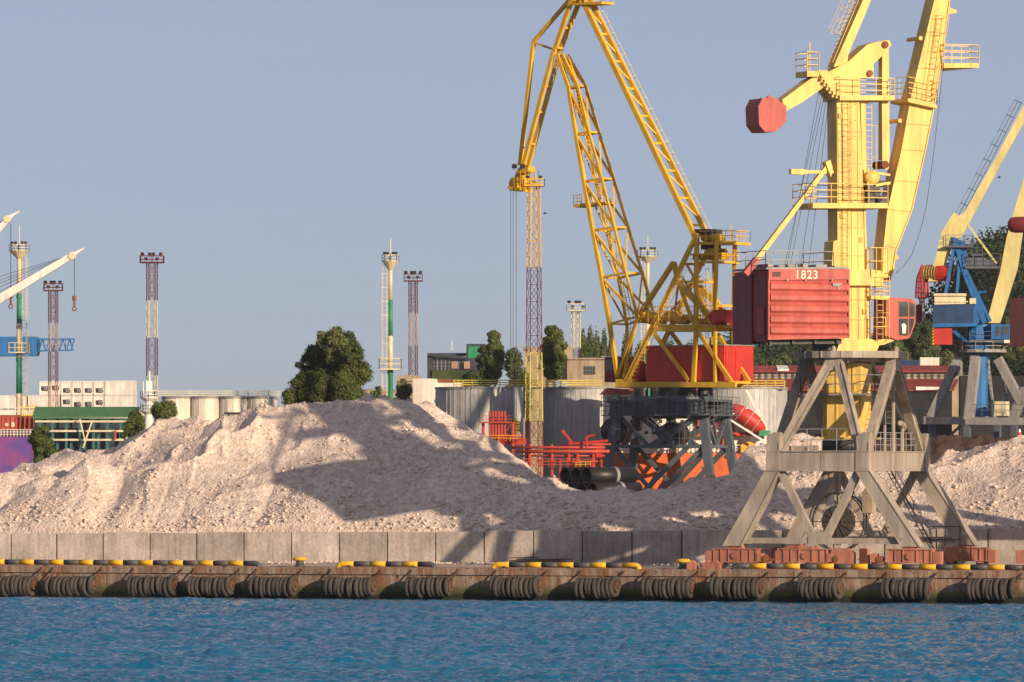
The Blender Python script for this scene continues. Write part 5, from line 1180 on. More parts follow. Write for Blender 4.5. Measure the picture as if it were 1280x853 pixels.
# the big round tree group in the middle
TG = 'trees of the large clump behind the heap'
tree(398, 430, 44, 639, 'mid green tree filling the left middle of the clump', 'oval', 'leafdark', TG, dens=1.4)
tree(431, 406, 56, 640, 'tall broad dark tree, the highest of the clump left of the central mast', 'oval', 'leafdark', TG, ybase=600, dens=1.5)
tree(442, 428, 40, 634, 'dense dark green tree at the right side of the clump', 'oval', 'leaf', TG, dens=1.4)
tree(408, 411, 30, 642, 'slender grey-green tree at the left shoulder of the clump', 'oval', 'leafolive', TG, dens=1.5)
tree(423, 407, 34, 636, 'grey-green pointed tree in the middle of the clump', 'oval', 'leafolive', TG, dens=1.5)
tree(384, 441, 34, 640, 'small dark tree rising on the left side of the clump', 'oval', 'leafdark', TG, dens=1.4)
tree(380, 466, 50, 630, 'low bright green tree at the left foot of the clump', 'round', 'leaf', TG, dens=1.6)
tree(404, 462, 40, 628, 'low yellow-green bush at the centre foot of the clump', 'round', 'leafolive', TG, dens=1.5)
tree(428, 466, 36, 627, 'low green bush below the dense right tree of the clump', 'round', 'leaf', TG, dens=1.5)
PG = 'poplars behind the grey tanks'
tree(618, 410, 27, 830, 'tall poplar beside the dark glass building', 'tall', 'leaf', PG, ybase=540, dens=2)
tree(608, 422, 22, 836, 'shorter poplar touching the left side of the tall poplar', 'tall', 'leafdark', PG, ybase=540, dens=2)
tree(641, 436, 26, 840, 'loose olive tree between the tall poplar and the lattice mast', 'round', 'leafolive', PG, ybase=540, dens=1.3)
tree(692, 403, 28, 820, 'tall dense poplar immediately right of the yellow lattice mast', 'tall', 'leaf', PG, ybase=540, dens=2.2)
tree(684, 418, 16, 826, 'narrow poplar on the left shoulder of the dense poplar', 'tall', 'leafdark', PG, ybase=540, dens=2)
tree(700, 420, 18, 818, 'narrow poplar on the right shoulder of the dense poplar', 'tall', 'leaf', PG, ybase=540, dens=2)
tree(648, 462, 44, 815, 'low dark bush behind the lattice mast, above the tanks', 'round', 'leafdark', PG, ybase=540, dens=1.3)
tree(590, 462, 34, 815, 'low dark bush in front of the dark glass building', 'round', 'leafdark', PG, ybase=540, dens=1.3)
for i, (x, y, w_, lb) in enumerate([(729, 415, 10, 'leftmost'), (738, 412, 11, 'second'), (746, 417, 10, 'third'), (755, 414, 9, 'fourth'), (764, 419, 11, 'fifth, left of the boom'), (783, 420, 12, 'sixth, seen through the boom'), (800, 430, 18, 'seventh, behind the crane legs'), (836, 428, 22, 'eighth, behind the ochre frame'), (862, 432, 20, 'ninth, behind the ochre post'), (893, 425, 18, 'tenth, left of the red house')]):
    tree(x, y, w_*1.25, 1150, f'thin poplar of the distant row behind the ochre crane, {lb}', 'poplar', 'leafolive' if i % 2 else 'leaf', 'distant poplar row', ybase=520, dens=1.6)
tree(920, 388, 20, 700, 'dark poplar top showing between the two red machinery houses', 'poplar', 'leafdark', None, ybase=600, dens=1.5)
tree(206, 496, 46, 540, 'green tree between the navigation tower and the white tanks', 'round', 'leaf', None, dens=1.6)
tree(168, 514, 34, 560, 'leafy tree overlapping the right end of the green roofed shed', 'round', 'leaf', None, dens=1.0)
tree(52, 530, 40, 600, 'bushy tree growing beside the purple ship hull', 'round', 'leaf', None, dens=1.6)
tree(34, 545, 22, 720, 'dark bush half hidden behind the purple hull', 'round', 'leafdark', None, dens=1.3)
# wooded hill on the right
hs_ = [(840, 447), (900, 440), (940, 436), (1000, 438), (1090, 432), (1130, 414), (1160, 396), (1185, 352), (1205, 318), (1240, 306), (1290, 296), (1400, 276), (1600, 262), (1900, 300)]
DH = 1350.0
hxs = np.array([(x-640)/F*DH for x, _ in hs_]); hz = np.array([CZ+(600-y)/F*DH for _, y in hs_])
def hill_h(X, Y):
    top = np.interp(X, hxs, hz)-2.5; t = np.clip((Y-1010)/(DH-1010), 0, 1); s_ = t*t*(3-2*t)
    bk = np.clip(1-(Y-DH)/300, 0, 1)
    edge = np.clip((X-20)/25, 0, 1)
    return QZ-.5+(top-QZ)*s_*np.where(Y > DH, bk, 1)*edge+3*(vnoise(X/22, Y/30, 40)-.5)*s_
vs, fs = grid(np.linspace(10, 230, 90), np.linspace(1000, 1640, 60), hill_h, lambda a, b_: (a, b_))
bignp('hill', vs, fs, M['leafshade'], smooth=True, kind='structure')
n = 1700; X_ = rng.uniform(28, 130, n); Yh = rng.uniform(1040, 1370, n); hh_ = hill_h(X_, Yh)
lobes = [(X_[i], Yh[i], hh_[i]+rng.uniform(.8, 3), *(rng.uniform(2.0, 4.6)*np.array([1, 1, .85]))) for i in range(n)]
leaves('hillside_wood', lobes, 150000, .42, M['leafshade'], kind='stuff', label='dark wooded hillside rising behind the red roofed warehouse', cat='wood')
HG = 'trees standing out on the wooded hillside'
for i, (x, y, w_, lb, m_) in enumerate([(1120, 408, 34, 'olive tree on the hillside just right of the operator cab', 'leafolive'), (1160, 425, 44, 'sunlit olive tree under the red counterweight of the blue crane', 'leafolive'), (1185, 440, 36, 'sunlit tree left of the blue crane column', 'leafolive'),
        (1128, 438, 36, 'low sunlit tree above the grey container', 'leafolive'), (975, 440, 40, 'olive tree under the main red machinery house', 'leafolive'), (1010, 438, 30, 'olive tree left of the yellow column', 'leaf'), (940, 436, 40, 'dark tree under the left end of the red machinery house', 'leafdark'),
        (1262, 395, 40, 'sunlit tree right of the blue crane boom', 'leafolive'), (1275, 415, 40, 'tree at the right picture edge below the maroon house end', 'leaf'), (1151, 400, 36, 'dark tree round the trunk of the red beacon', 'leafdark'), (1225, 302, 34, 'dark tree on top of the hill behind the blue crane', 'leafdark'),
        (1240, 318, 30, 'dark round tree just below the hilltop, behind the blue platforms', 'leafdark'), (1208, 330, 30, 'dark tree at the left shoulder of the hill', 'leafdark')]):
    zg = float(hill_h(np.array([(x-640)/F*1180.0]), np.array([1180.0]))[0]); D_t = 1180.0 if y > 380 else 1330.0
    zg = float(hill_h(np.array([(x-640)/F*D_t]), np.array([D_t]))[0])
    tree(x, y, w_, D_t, lb, 'round', m_, HG, ybase=600-(zg-CZ)*F/D_t, dens=1.4)

# ------------------------------------------------------------------ tanks and walkway
def tank(xc, wpx, ytop, D, label, mat, group, flutes=26):
    c = P(xc, 600, D); px = F/D; zt_ = CZ+(600-ytop)/px; r_ = wpx/px/2; rt = root('tank', (c.x, D+r_, QZ), label, 'tank', group); cc = Vector((c.x, D+r_, 0))
    b = MB(); b.smooth = True; b.lathe(cc, [(r_, QZ), (r_, zt_)], 48); b.build('shell', mat, rt)
    b = MB(); b.lathe(cc, [(r_, zt_), (r_+.12, zt_), (r_+.12, zt_+.22), (r_*.3, zt_+.26), (0, zt_+.27)], 48); b.build('roof', M['greymetal'], rt)
    b = MB()
    for k in range(flutes*2):
        t = 2*math.pi*k/(flutes*2); p = cc+Vector((math.cos(t), math.sin(t), 0))*(r_-.02); b.box(p+Z*((QZ+zt_)/2), .1, .1, zt_-QZ-.05, Vector((-math.sin(t), math.cos(t), 0)), Vector((math.cos(t), math.sin(t), 0)))
    b.build('stiffener', mat, rt, kind='stuff'); return rt
tank(599, 110, 486, 684, 'large grey fluted tank left of the yellow lattice mast', M['tank'], 'large grey tanks')
tank(733, 108, 486, 684, 'large grey fluted tank right of the lattice mast, streaked by the crane shadow', M['tank'], 'large grey tanks')
tank(930, 112, 486, 684, 'large grey fluted tank behind the crushed lifeboat, under the red house', M['tank'], 'large grey tanks')
b = MB(); p = P(648, 600, 681); b.smooth = True; b.tube((p.x, 681, QZ), (p.x, 681, CZ+116/F*681), .55, 12); tag(b.build('upright_pipe', M['tank']), 'thick upright grey pipe touching the right side of the first grey tank', 'pipe')
b = MB(); b.smooth = True; p2 = P(660, 600, 690); b.tube((p2.x, 690, QZ), (p2.x, 690, CZ+112/F*690), .3, 10); tag(b.build('upright_pipe', M['tank']), 'thin upright grey pipe in the gap between the two left grey tanks', 'pipe')
for i, (x, lb) in enumerate([(220, 'leftmost small white tank, partly behind the tree'), (256, 'second small white tank from the left'), (291.5, 'third small white tank, with the green canopy in front'), (326.5, 'rightmost small white tank beside the stairs')]):
    tank(x, 36, 498, 720, lb, M['tankwhite'], 'small white tanks', 8)
def walkway(x0, x1, ytop, yb, D, label, mat, post=.9):
    pxm = F/D; rt = root('walkway', (P(x0, 600, D).x, D, CZ+(600-yb)/pxm), label, 'walkway'); z = CZ+(600-yb)/pxm
    b = MB(); b.box(((P(x0, 0, D).x+P(x1, 0, D).x)/2, D+.6, z-.1), (x1-x0)/pxm, 1.4, .15); b.build('deck', M['greymetal'], rt)
    for dy in (0, 1.2):
        b = MB(); b.rail([(P(x0, 0, D).x, D+dy, z), (P(x1, 0, D).x, D+dy, z)], (yb-ytop)/pxm, 3, post, .055); b.build('railing', mat, rt)
    return rt
walkway(567, 752, 475.5, 484, 685.5, 'long pale yellow railed walkway over the grey tanks', M['limeyellow'], 1.0)
walkway(900, 981, 476, 485, 685.5, 'short yellow railed walkway on the tank under the red house', M['limeyellow'], 1.0)
w_ = walkway(196, 348, 489, 497, 721, 'yellow railed walkway on the small white tanks', M['cream'], 1.1)
b = MB(); b.rail([P(348, 497, 718), P(364, 508, 718)], .75, 2, .8, .05); b.ladder(P(348, 498, 718), P(366, 512, 718), Vector((0, 1, 0)), .8, .4, .05); b.build('stairs', M['cream'], w_)
# canopy
rt = root('canopy', P(298, 560, 560), 'small green framed canopy in front of the white tanks', 'canopy'); c_ = fr_at(298, 560, -10)
b = MB(); b.poly(c_, [(280, 518), (318, 518), (318, 515.5), (280, 515.5)], 0, 3); b.build('roof', M['darkmetal'], rt)
for x in (286, 307):
    b = MB(); p = c_.px(x, 518, .3); b.bar(p, Vector((p.x, p.y, QZ)), .2, .2, Vector((1, 0, 0))); b.build('post', M['green'], rt)
b = MB(); b.poly(c_, [(288, 540), (304, 540), (304, 521), (288, 521)], 1.5, 3); b.build('booth', M['white'], rt)

# ------------------------------------------------------------------ containers, shed, navigation tower
dk = root('container_deck', P(90, 520, 1012), 'long low grey building carrying the white containers behind the green shed', 'building'); f_ = fr_at(80, 1000, -4)
b = MB(); b.poly(f_, [(-120, 600), (172, 600), (172, 511.5), (-120, 511.5)], .5, 14); b.build('wall', M['containerwhite'], dk)
def container(x0, x1, y0, y1, label, reefer=False, D=1000):
    rt = root('container', f_.px((x0+x1)/2, y1, 0), label, 'container', 'refrigerated containers stacked ends out' if reefer else 'long white containers')
    b = MB(); b.poly(f_, [(x0+.3, y1-.1), (x1-.3, y1-.1), (x1-.3, y0+.1), (x0+.3, y0+.1)], 0, 12 if reefer else 2.5); b.build('body', M['containerwhite'], rt)
    b = MB()
    for xx in (x0+.3, x1-1.1): b.poly(f_, [(xx, y1-.2), (xx+.8, y1-.2), (xx+.8, y0+.2), (xx, y0+.2)], -.08, 0)
    b.poly(f_, [(x0+1.1, y0+1.2), (x1-1.1, y0+1.2), (x1-1.1, y0+.2), (x0+1.1, y0+.2)], -.08, 0)
    if not reefer:
        xx = x0+2
        while xx < x1-2: b.poly(f_, [(xx, y1-.4), (xx+.6, y1-.4), (xx+.6, y0+1.2), (xx, y0+1.2)], -.04, 0); xx += 1.6
    b.build('frame', M['white'], rt)
    if reefer:
        xm = (x0+x1)/2; ym = y0+(y1-y0)*random.choice((.5, .55, .68))
        b = MB(); b.poly(f_, [(xm-4.6, ym-2.8), (xm+3.6, ym-3.4), (xm+4.6, ym+1), (xm+3.6, ym+3), (xm-4, ym+2.6)], -.06, 0); b.build('cooling_unit', M['darkmetal'], rt)
        b = MB(); p = f_.px(xm+1.2, ym-.3, -.1); b.lathe(p, [(.12, 0), (.3, .02), (.3, .06), (.12, .08)], 12, -f_.O); b.build('fan', M['greymetal'], rt)
wx = 13.65
for k in range(6): container(49+k*wx, 49+(k+1)*wx, 476.5, 494, ['leftmost end-on refrigerated container of the top row', 'second end-on refrigerated container of the top row', 'third end-on refrigerated container of the top row', 'fourth end-on refrigerated container of the top row', 'fifth end-on refrigerated container of the top row', 'rightmost end-on refrigerated container of the top row'][k], True)
for k in range(4): container(49+(k+2)*wx, 49+(k+3)*wx, 494.5, 511, ['leftmost end-on refrigerated container of the lower row', 'second end-on refrigerated container of the lower row', 'third end-on refrigerated container of the lower row', 'rightmost end-on refrigerated container of the lower row'][k], True)
container(131.2, 169, 476, 494, 'long white container at the right end of the top row'); container(131.2, 169, 494.5, 511, 'long white container at the right end of the lower row')
container(34.5, 75, 494.5, 511, 'long white container left of the lower refrigerated row'); container(-30, 33.5, 494.5, 511, 'long white container cut by the left picture edge')
sh = root('shed', P(110, 560, 650), 'open shed with green sheet roof and teal posts behind the heap', 'shed'); g_ = fr_at(110, 650, -6)
b = MB(); b.extr([g_.px(40, 523.5, 0), g_.px(172, 522, 0), g_.px(175, 510.5, 3), g_.px(44, 510.5, 3)], Vector((0, 0, .15))); b.build('roof', M['roofgreen'], sh)
for x in (50, 66, 83, 100, 117, 134, 151, 168):
    b = MB(); p = g_.px(x, 523, .4); b.bar(p, Vector((p.x, p.y, QZ)), .25, .25, Vector((1, 0, 0))); b.build('post', M['teal'], sh)
    b = MB(); p = g_.px(x+6, 523, 6); b.bar(p, Vector((p.x, p.y, QZ)), .25, .25, Vector((1, 0, 0))); b.build('post', M['teal'], sh)
for y in (527, 539, 550): b = MB(); b.bar(g_.px(44, y, .2), g_.px(170, y, .2), .16, .2); b.build('rail', M['cream'], sh)
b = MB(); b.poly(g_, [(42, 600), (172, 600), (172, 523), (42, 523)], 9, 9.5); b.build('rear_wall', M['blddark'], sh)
b = MB(); b.bar(g_.px(104, 560, -.5), g_.px(115, 527, -.5), .15, .15); b.bar(g_.px(100, 524, -.5), g_.px(106, 550, -.5), .12, .12); b.build('brace', M['cream'], sh)
b = MB(); b.poly(g_, [(143, 550), (145, 550), (145, 538), (143, 538)], -.3, -.1); b.build('fire_post', M['coral'], sh)
nv = root('navigation_tower', P(186, 600, 560), 'small white navigation tower with two round platforms between shed and tanks', 'tower'); c_ = P(186, 600, 560); pz = lambda y: CZ+(600-y)/F*560
b = MB(); b.smooth = True; b.lathe((c_.x, 560, 0), [(.62, QZ), (.5, pz(535)), (.32, pz(515)), (.3, pz(500)), (.3, pz(497))], 14); b.build('shaft', M['white'], nv)
b = MB()
for y in (497.5, 514):
    b.lathe((c_.x, 560, pz(y)), [(.3, -.35), (.72, -.05), (.76, .1), (0, .12)], 14); b.rail([(c_.x+.72*math.cos(k*math.pi/4), 560+.72*math.sin(k*math.pi/4), pz(y)) for k in range(8)], .6, 2, .5, .035, True)
b.build('platform', M['white'], nv)
b = MB(); b.tube((c_.x+.05, 560, pz(497)), (c_.x+.05, 560, pz(464)), .08, 6); b.tube((c_.x-.5, 560, pz(497)), (c_.x-.5, 560, pz(477)), .05, 5); b.box((c_.x+.05, 560, pz(485)), .5, .5, 1.2); b.build('lantern', M['white'], nv)
# blue gantry beam at the far left
bg_ = root('gantry_crane', P(-60, 600, 900), 'blue gantry crane beam reaching in from the left picture edge', 'crane'); f9 = fr_at(0, 900, 0)
b = MB(); b.poly(f9, [(-200, 446), (46, 445), (48, 438), (48, 424), (46, 421), (-200, 421)], 0, 4); b.build('girder', BL, bg_)
b = MB()
for o_ in (0, 3.5):
    b.bar(f9.px(48, 424, o_), f9.px(93, 424, o_), .22, .2); b.bar(f9.px(48, 439, o_), f9.px(89, 438, o_), .22, .2); b.bar(f9.px(93, 424, o_), f9.px(89, 438, o_), .18, .18)
    for k in range(5): b.bar(f9.px(49+k*8.5, 439, o_), f9.px(53+k*8.5, 424, o_), .15, .15); b.bar(f9.px(53+k*8.5, 424, o_), f9.px(57.5+k*8.5, 439, o_), .15, .15)
b.rail([f9.px(48, 438, -.2), f9.px(89, 438, -.2)], 1.4, 2, .8, .05); b.build('walkway', BL, bg_)
b = MB(); b.bar(f9.px(-170, 430, 2), Vector((f9.px(-170, 430, 2).x, f9.px(-170, 430, 2).y, QZ)), 2, 2, Vector((1, 0, 0))); b.build('leg', BL, bg_)

# ------------------------------------------------------------------ ships
s1 = fr_at(0, 680, -8)
ps = root('cargo_ship', s1.px(-20, 590, 0), 'purple hulled cargo ship with rust red deck works at the left picture edge', 'ship')
b = MB(); 
o = [(-300, 640), (26, 640), (34, 580), (38.5, 566), (42.5, 546), (-300, 546)]
b.poly(s1, o, 0, 14); b.build('hull', M['purple'], ps)
b = MB(); b.poly(s1, [(-300, 546), (42.5, 546), (46, 519), (-300, 519)], .6, 13); b.build('bulwark', M['rust'], ps)
b = MB(); b.poly(s1, [(20, 540), (24, 540), (26, 524), (20, 524)], .5, .65); b.poly(s1, [(-30, 537), (18, 537), (18, 521), (-30, 521)], .3, .6)
for k in range(14): x = -32+k*5.6; b.poly(s1, [(x, 545), (x+.8, 545), (x+1.6, 521), (x+.8, 521)], .2, .6)
b.build('frame', M['housered2'], ps)
b = MB(); b.rail([s1.px(-60, 546, -.05), s1.px(42, 546, -.05)], .75, 3, .35, .05); b.rail([s1.px(-60, 519, .6), s1.px(46, 519, .6)], .75, 2, .8, .05); b.build('railing', M['white'], ps)
b = MB(); b.rail([s1.px(26, 518, .8), s1.px(47, 517, .8)], .8, 2, .28, .07); b.poly(s1, [(26, 520), (47, 520), (47, 518), (26, 518)], .5, 6); b.build('forecastle', M['limeyellow'], ps)
b = MB(); b.poly(s1, [(14, 534), (18, 534), (18, 528), (14, 528)], .15, .3); b.poly(s1, [(6, 533), (10, 533), (10, 529), (6, 529)], .15, .3); b.build('hatch', M['cream'], ps)
for (x0, y0, x1, y1, w0, w1, hx_, hy0, hy1, lb) in ((-60, 410, 104, 311, 12, 4, 93, 322, 388, 'white ship derrick boom with orange hook, the lower right one'), (-60, 355, 23, 265, 11, 3.5, 13.5, 280, 385, 'white ship derrick boom whose tip shows at upper left')):
    dc_ = fr_at(0, 670, 0); rt = root('derrick_boom', dc_.px(x0, y0, 0), lb, 'ship crane'); pxm = F/670
    b = MB(); b.bar(dc_.px(x0, y0, 0), dc_.px(x1-11, y1+7, 0), w0/pxm, .8, dc_.O, w1*1.9/pxm); b.bar(dc_.px(x1-14, y1+8.5, 0), dc_.px(x1, y1, 0), 5/pxm, .4, dc_.O, 1.6/pxm); b.build('boom', M['white'], rt)
    b = MB(); p = dc_.px(x1-14, y1+9, -.5); b.tube(p, p+dc_.O*1.0, .4, 10); b.build('sheave', M['cream'], rt); b = MB(); b.tube(dc_.px(x1, y1, -.2), dc_.px(x1, y1, .2), .12, 6); b.build('sheave', M['cream'], rt)
    b = MB()
    for k, dy in enumerate((0, 8, 14, 22, 31)): b.tube(dc_.px(x1-13, y1+7, -.3+k*.15), dc_.px(x0, y0-46+dy, -.3+k*.15), .035, 4)
    b.tube(dc_.px(hx_, hy0, -.2), dc_.px(hx_, hy1-18, -.2), .05, 4); b.tube(dc_.px(hx_, hy0, .2), dc_.px(hx_, hy1-18, .2), .05, 4); b.build('rope', M['darkmetal'], rt)
    b = MB(); p = dc_.px(hx_, hy1, 0); top = dc_.px(hx_, hy1-18, 0); b.tube(top, top-Z*.5, .22, 8); b.tube(top-Z*.5, p+Z*.35, .12, 6); ring(b, p+Z*.15, .2, .07, dc_.O, 12); b.build('hook', M['rust'], rt)
s2 = fr_at(800, 673, 3)
os_ = root('orange_ship', s2.px(800, 620, 0), 'orange hulled ship with white deckhouse moored behind the slate crane portal', 'ship')
b = MB(); b.poly(s2, [(700, 700), (955, 700), (962, 600), (968, 567), (752, 567), (733, 582), (712, 610)], 0, 8.5); b.build('hull', M['orange'], os_)
b = MB(); b.poly(s2, [(845, 567), (962, 567), (958, 545), (935, 545), (932, 520), (905, 520), (903, 510), (845, 510)], 1, 8); b.poly(s2, [(775, 567), (845, 567), (845, 520), (775, 520)], 2, 8); b.build('deckhouse', M['white'], os_)
dh = pick(os_, 'deckhouse')
for y in (512, 527, 541, 556):
    for x in range(779, 955, 9):
        if (y == 512 and 845 < x < 900) or (y == 527 and x < 925) or (y in (541, 556)):
            b = MB(); o_ = 1.0 if x >= 845 else 2.0; b.poly(s2, [(x, y+2), (x+4, y+2), (x+4, y-2), (x, y-2)], o_-.06, o_); b.build('window', M['glass'], dh)
b = MB(); b.rail([s2.px(755, 566, .1), s2.px(962, 566, .1)], .8, 3, .45, .06); b.rail([s2.px(845, 544, .8), s2.px(940, 544, .8)], .8, 2, .8, .05); b.build('railing', M['white'], os_)
b = MB(); b.bar(s2.px(870, 543, -.3), s2.px(960, 543, -.3), .35, .35); b.bar(s2.px(893, 500, .2), s2.px(893, 543, .2), .4, .4, Vector((1, 0, 0))); b.poly(s2, [(872, 540), (884, 540), (880, 514), (872, 514)], .3, .9); b.poly(s2, [(902, 560), (915, 560), (918, 530), (906, 524)], .3, .9); b.build('deck_gear', M['redpaint'], os_)
b = MB(); b.poly(s2, [(926, 566), (944, 566), (946, 556), (936, 552), (926, 556)], -.4, .4); b.build('winch', M['kerbyellow'], os_)
b = MB(); b.poly(s2, [(753, 493), (760, 485), (786, 487), (790, 493)], 3, 8); b.build('wheelhouse_roof', M['housered2'], os_)
b = MB(); b.poly(s2, [(757, 530), (788, 530), (788, 493.2), (757, 493.2)], 3.5, 7.5)
b.build('wheelhouse', M['white'], os_); wh = pick(os_, 'wheelhouse')
for x in range(759, 786, 7): b = MB(); b.poly(s2, [(x, 504), (x+4.5, 504), (x+4.5, 497), (x, 497)], 3.42, 3.5); b.build('window', M['glass'], wh)
# free-fall lifeboat on its ramp
lb_ = root('lifeboat', s2.px(930, 530, -1), 'tilted bright red lifeboat on a white ramp at the stern of the orange ship', 'lifeboat')
b = MB(); b.smooth = True; p0 = s2.px(914, 508, -1.5); p1 = s2.px(957, 540, -1.5); ax_ = (p1-p0).normalized(); L_ = (p1-p0).length
b.lathe(p0, [(0, -.1), (.5, .15), (.85, L_*.22), (.95, L_*.45), (.88, L_*.7), (.45, L_*.93), (0, L_)], 14, ax_); b.build('hull', M['redpaint'], lb_)
b = MB()
for t in (.25, .5, .72): b.lathe(p0+ax_*(L_*t), [(.93, -.04), (1.0, 0), (.93, .04)], 14, ax_)
b.bar(s2.px(905, 520, -2.2), s2.px(952, 550, -2.2), .18, .2); b.build('stripe', M['white'], lb_)
b = MB(); b.bar(s2.px(933, 488, -.6), s2.px(960, 540, -.6), .3, .3); b.bar(s2.px(908, 514, -.6), s2.px(955, 548, -.6), .25, .3); b.bar(s2.px(935, 510, -2), s2.px(908, 521, -2), .12, .12); b.build('ramp', M['white'], lb_)
b = MB(); b.poly(s2, [(948, 545), (966, 545), (962, 538), (950, 538)], -2, -.5); b.build('cradle', M['green'], lb_)

# ------------------------------------------------------------------ red pipework
p5 = fr_at(680, 560, -8)
pr_ = root('pipe_rack', p5.px(680, 600, 0), 'coral red pipe rack with railed platform behind the right flank of the heap', 'pipework')
CR = M['coral']
b = MB(); b.smooth = True
for y, r_, x0, x1 in ((559.5, .11, 640, 756), (564.5, .14, 645, 762), (570, .08, 650, 756), (555.5, .07, 700, 764), (577, .07, 670, 752)): b.tube(p5.px(x0, y, 0 if y % 2 else .5), p5.px(x1, y, 0 if y % 2 else .5), r_, 8)
b.build('pipe', CR, pr_)
for x in (612, 615.8, 619.6, 623.4, 627.2, 631):
    b = MB(); b.tube(p5.px(x, 552, -.2), p5.px(x, 514, -.2), .09, 6); b.build('vent_pipe', CR, pr_)
b = MB()
for x in (604, 641, 662, 690, 711, 722, 742): p = p5.px(x, 556 if x > 645 else 529, .2); b.tube(p, Vector((p.x, p.y, QZ)), .13, 6)
for x in (656, 676, 700, 718, 735, 752): p = p5.px(x, 574, -.3); b.tube(p, Vector((p.x, p.y, QZ)), .07, 5)
b.build('support', CR, pr_)
b = MB(); z = p5.px(600, 528, 0).z; b.poly(p5, [(599, 529), (641, 529), (641, 527.5), (599, 527.5)], -.6, 1.2); b.rail([p5.px(600, 528, -.6), p5.px(641, 528, -.6), p5.px(641, 528, 1), p5.px(600, 528, 1)], .55, 2, .6, .03, True)
b.bar(p5.px(612, 540, 0), p5.px(626, 528, 0), .06, .06); b.bar(p5.px(632, 540, 0), p5.px(641, 528, 0), .06, .06); b.build('platform', CR, pr_)
b = MB(); b.rail([p5.px(605, 552, -.7), p5.px(655, 552, -.7)], .55, 3, .5, .035); b.rail([p5.px(655, 584, -.7), p5.px(740, 584, -.7)], .7, 3, .55, .035); b.rail([p5.px(612, 548, .5), p5.px(650, 548, .5)], .35, 3, .3, .05)
b.poly(p5, [(600, 556), (656, 556), (656, 548), (600, 548)], .6, 1.6); b.build('deck', CR, pr_)
b = MB(); b.rail([p5.px(595, 551, -1), p5.px(652, 552, -1), p5.px(652, 552, 1)], .5, 2, .9, .03); b.build('yellow_railing', M['kerbyellow'], pr_)
b = MB(); b.rail([p5.px(720, 584, -1), p5.px(738, 583, -1)], .4, 2, .5, .03); b.build('yellow_railing', M['kerbyellow'], pr_)
b = MB(); b.bar(p5.px(703, 538, 0), p5.px(717, 556, 0), .2, .2); b.bar(p5.px(712, 555, 0), p5.px(760, 551, 0), .2, .2); b.tube(p5.px(733, 560, -.6), p5.px(733, 547, -.6), .1, 6); b.tube(p5.px(733, 546, -.6), p5.px(744, 544, -.6), .1, 6); b.poly(p5, [(745, 572), (752, 572), (752, 552), (745, 552)], 0, 1); b.build('loading_arm', M['redpaint'], pr_)
# black pipes
pf = Fr(P(735, 600, 500).x, 500, 40)
pdir = Vector((math.cos(R(38)), math.sin(R(38)), 0)); pl_ = root('pipe_plinth', P(745, 615, 505)*1.0, 'low concrete plinth under the stack of large black pipes', 'plinth')
prr = 10.6/F*500; pnorm = Vector((-math.sin(R(38)), math.cos(R(38)), 0))
base = P(733, 594.5, 500)
step_ = (P(714, 594, 500)-P(733, 594.5, 500)); 
side_ = -pnorm if False else Vector((step_.x, 0, 0)).normalized()
zp = base.z
def blackpipe(p, lab, L_=4.6):
    rt = root('large_pipe', p, lab, 'pipe', 'large black pipes stacked behind the heap'); b = MB(); b.smooth = True
    b.lathe(p, [(prr*.8, 0), (prr, 0), (prr, L_), (prr*.8, L_)], 24, pdir, True)
    b.build('tube', M['blackpipe'], rt); b = MB(); b.lathe(p, [(prr*1.02, L_*.57), (prr*1.05, L_*.6), (prr*1.02, L_*.63)], 24, pdir); b.build('strap', M['greymetal'], rt)
sv = Vector((math.cos(R(38+90)), math.sin(R(38+90)), 0))*(prr*2.04)
names = ['front one of the top row, lying nearest the portal leg', 'middle one of the top row', 'left one of the top row, half hidden by the heap']
for i in range(3): blackpipe(base+sv*i, 'large black pipe, '+names[i])
names = ['first of the second row', 'second of the second row', 'third of the second row', 'fourth of the second row']
for i in range(4): blackpipe(base+sv*(i-.5)-Z*prr*1.75, 'large black pipe, '+names[i])
b = MB(); cpl = base+sv*1+pdir*2.3; b.box(Vector((cpl.x, cpl.y, (QZ+zp-prr*2.78)/2)), 4.6, prr*10, zp-prr*2.78-QZ, pdir, sv.normalized()); b.build('block', M['panel'], pl_)

# ------------------------------------------------------------------ buildings
def bld(name, x0, x1, ytop, D, depth, mat, label, deg=-10, cat='building', group=None, base=QZ):
    f = fr_at((x0+x1)/2, D, deg); rt = root(name, Vector((f.ox, f.oy, base)), label, cat, group)
    a0, z1 = f.az(x0, ytop, 0); a1, _ = f.az(x1, ytop, 0); b = MB(); cbox(b, f, a0, a1, 0, depth, base, z1); b.build('wall', mat, rt); return rt, f
def win(f, rt, x0, y0, x1, y1, off=0, mat='glass', fr_m='white'):
    b = MB(); b.poly(f, [(x0, y1), (x1, y1), (x1, y0), (x0, y0)], off-.05, off+.02); b.build('window', M[mat], rt)
r1, f = bld('office_building', 709, 759, 449, 880, 10, M['bldbeige'], 'beige plastered building with large windows behind the grey tanks')
b = MB(); b.poly(f, [(708, 449.5), (760, 449.5), (760, 447.5), (708, 447.5)], -.3, 10.3); b.poly(f, [(700, 476), (709, 476), (709, 432), (700, 432)], 1, 6); b.build('parapet', M['bldbeige'], r1)
for x in (729.5, 733.3, 737.1, 740.9):
    for y in (458, 463.5): win(f, r1, x, y, x+3.2, y+5)
r1, f = bld('stair_tower', 654.5, 683, 434, 870, 6, M['bldbeige'], 'narrow beige tower block directly behind the yellow lattice mast')
win(f, r1, 660, 445, 664, 452); win(f, r1, 672, 455, 676, 462); b = MB(); b.poly(f, [(652, 437), (660, 437), (660, 433), (652, 433)], -.4, 2); b.build('antenna_box', M['greymetal'], r1)
r1, f = bld('modern_building', 540, 592, 446, 960, 12, M['glass'], 'dark modern building with glass front and slanting roof left of the poplars', -8)
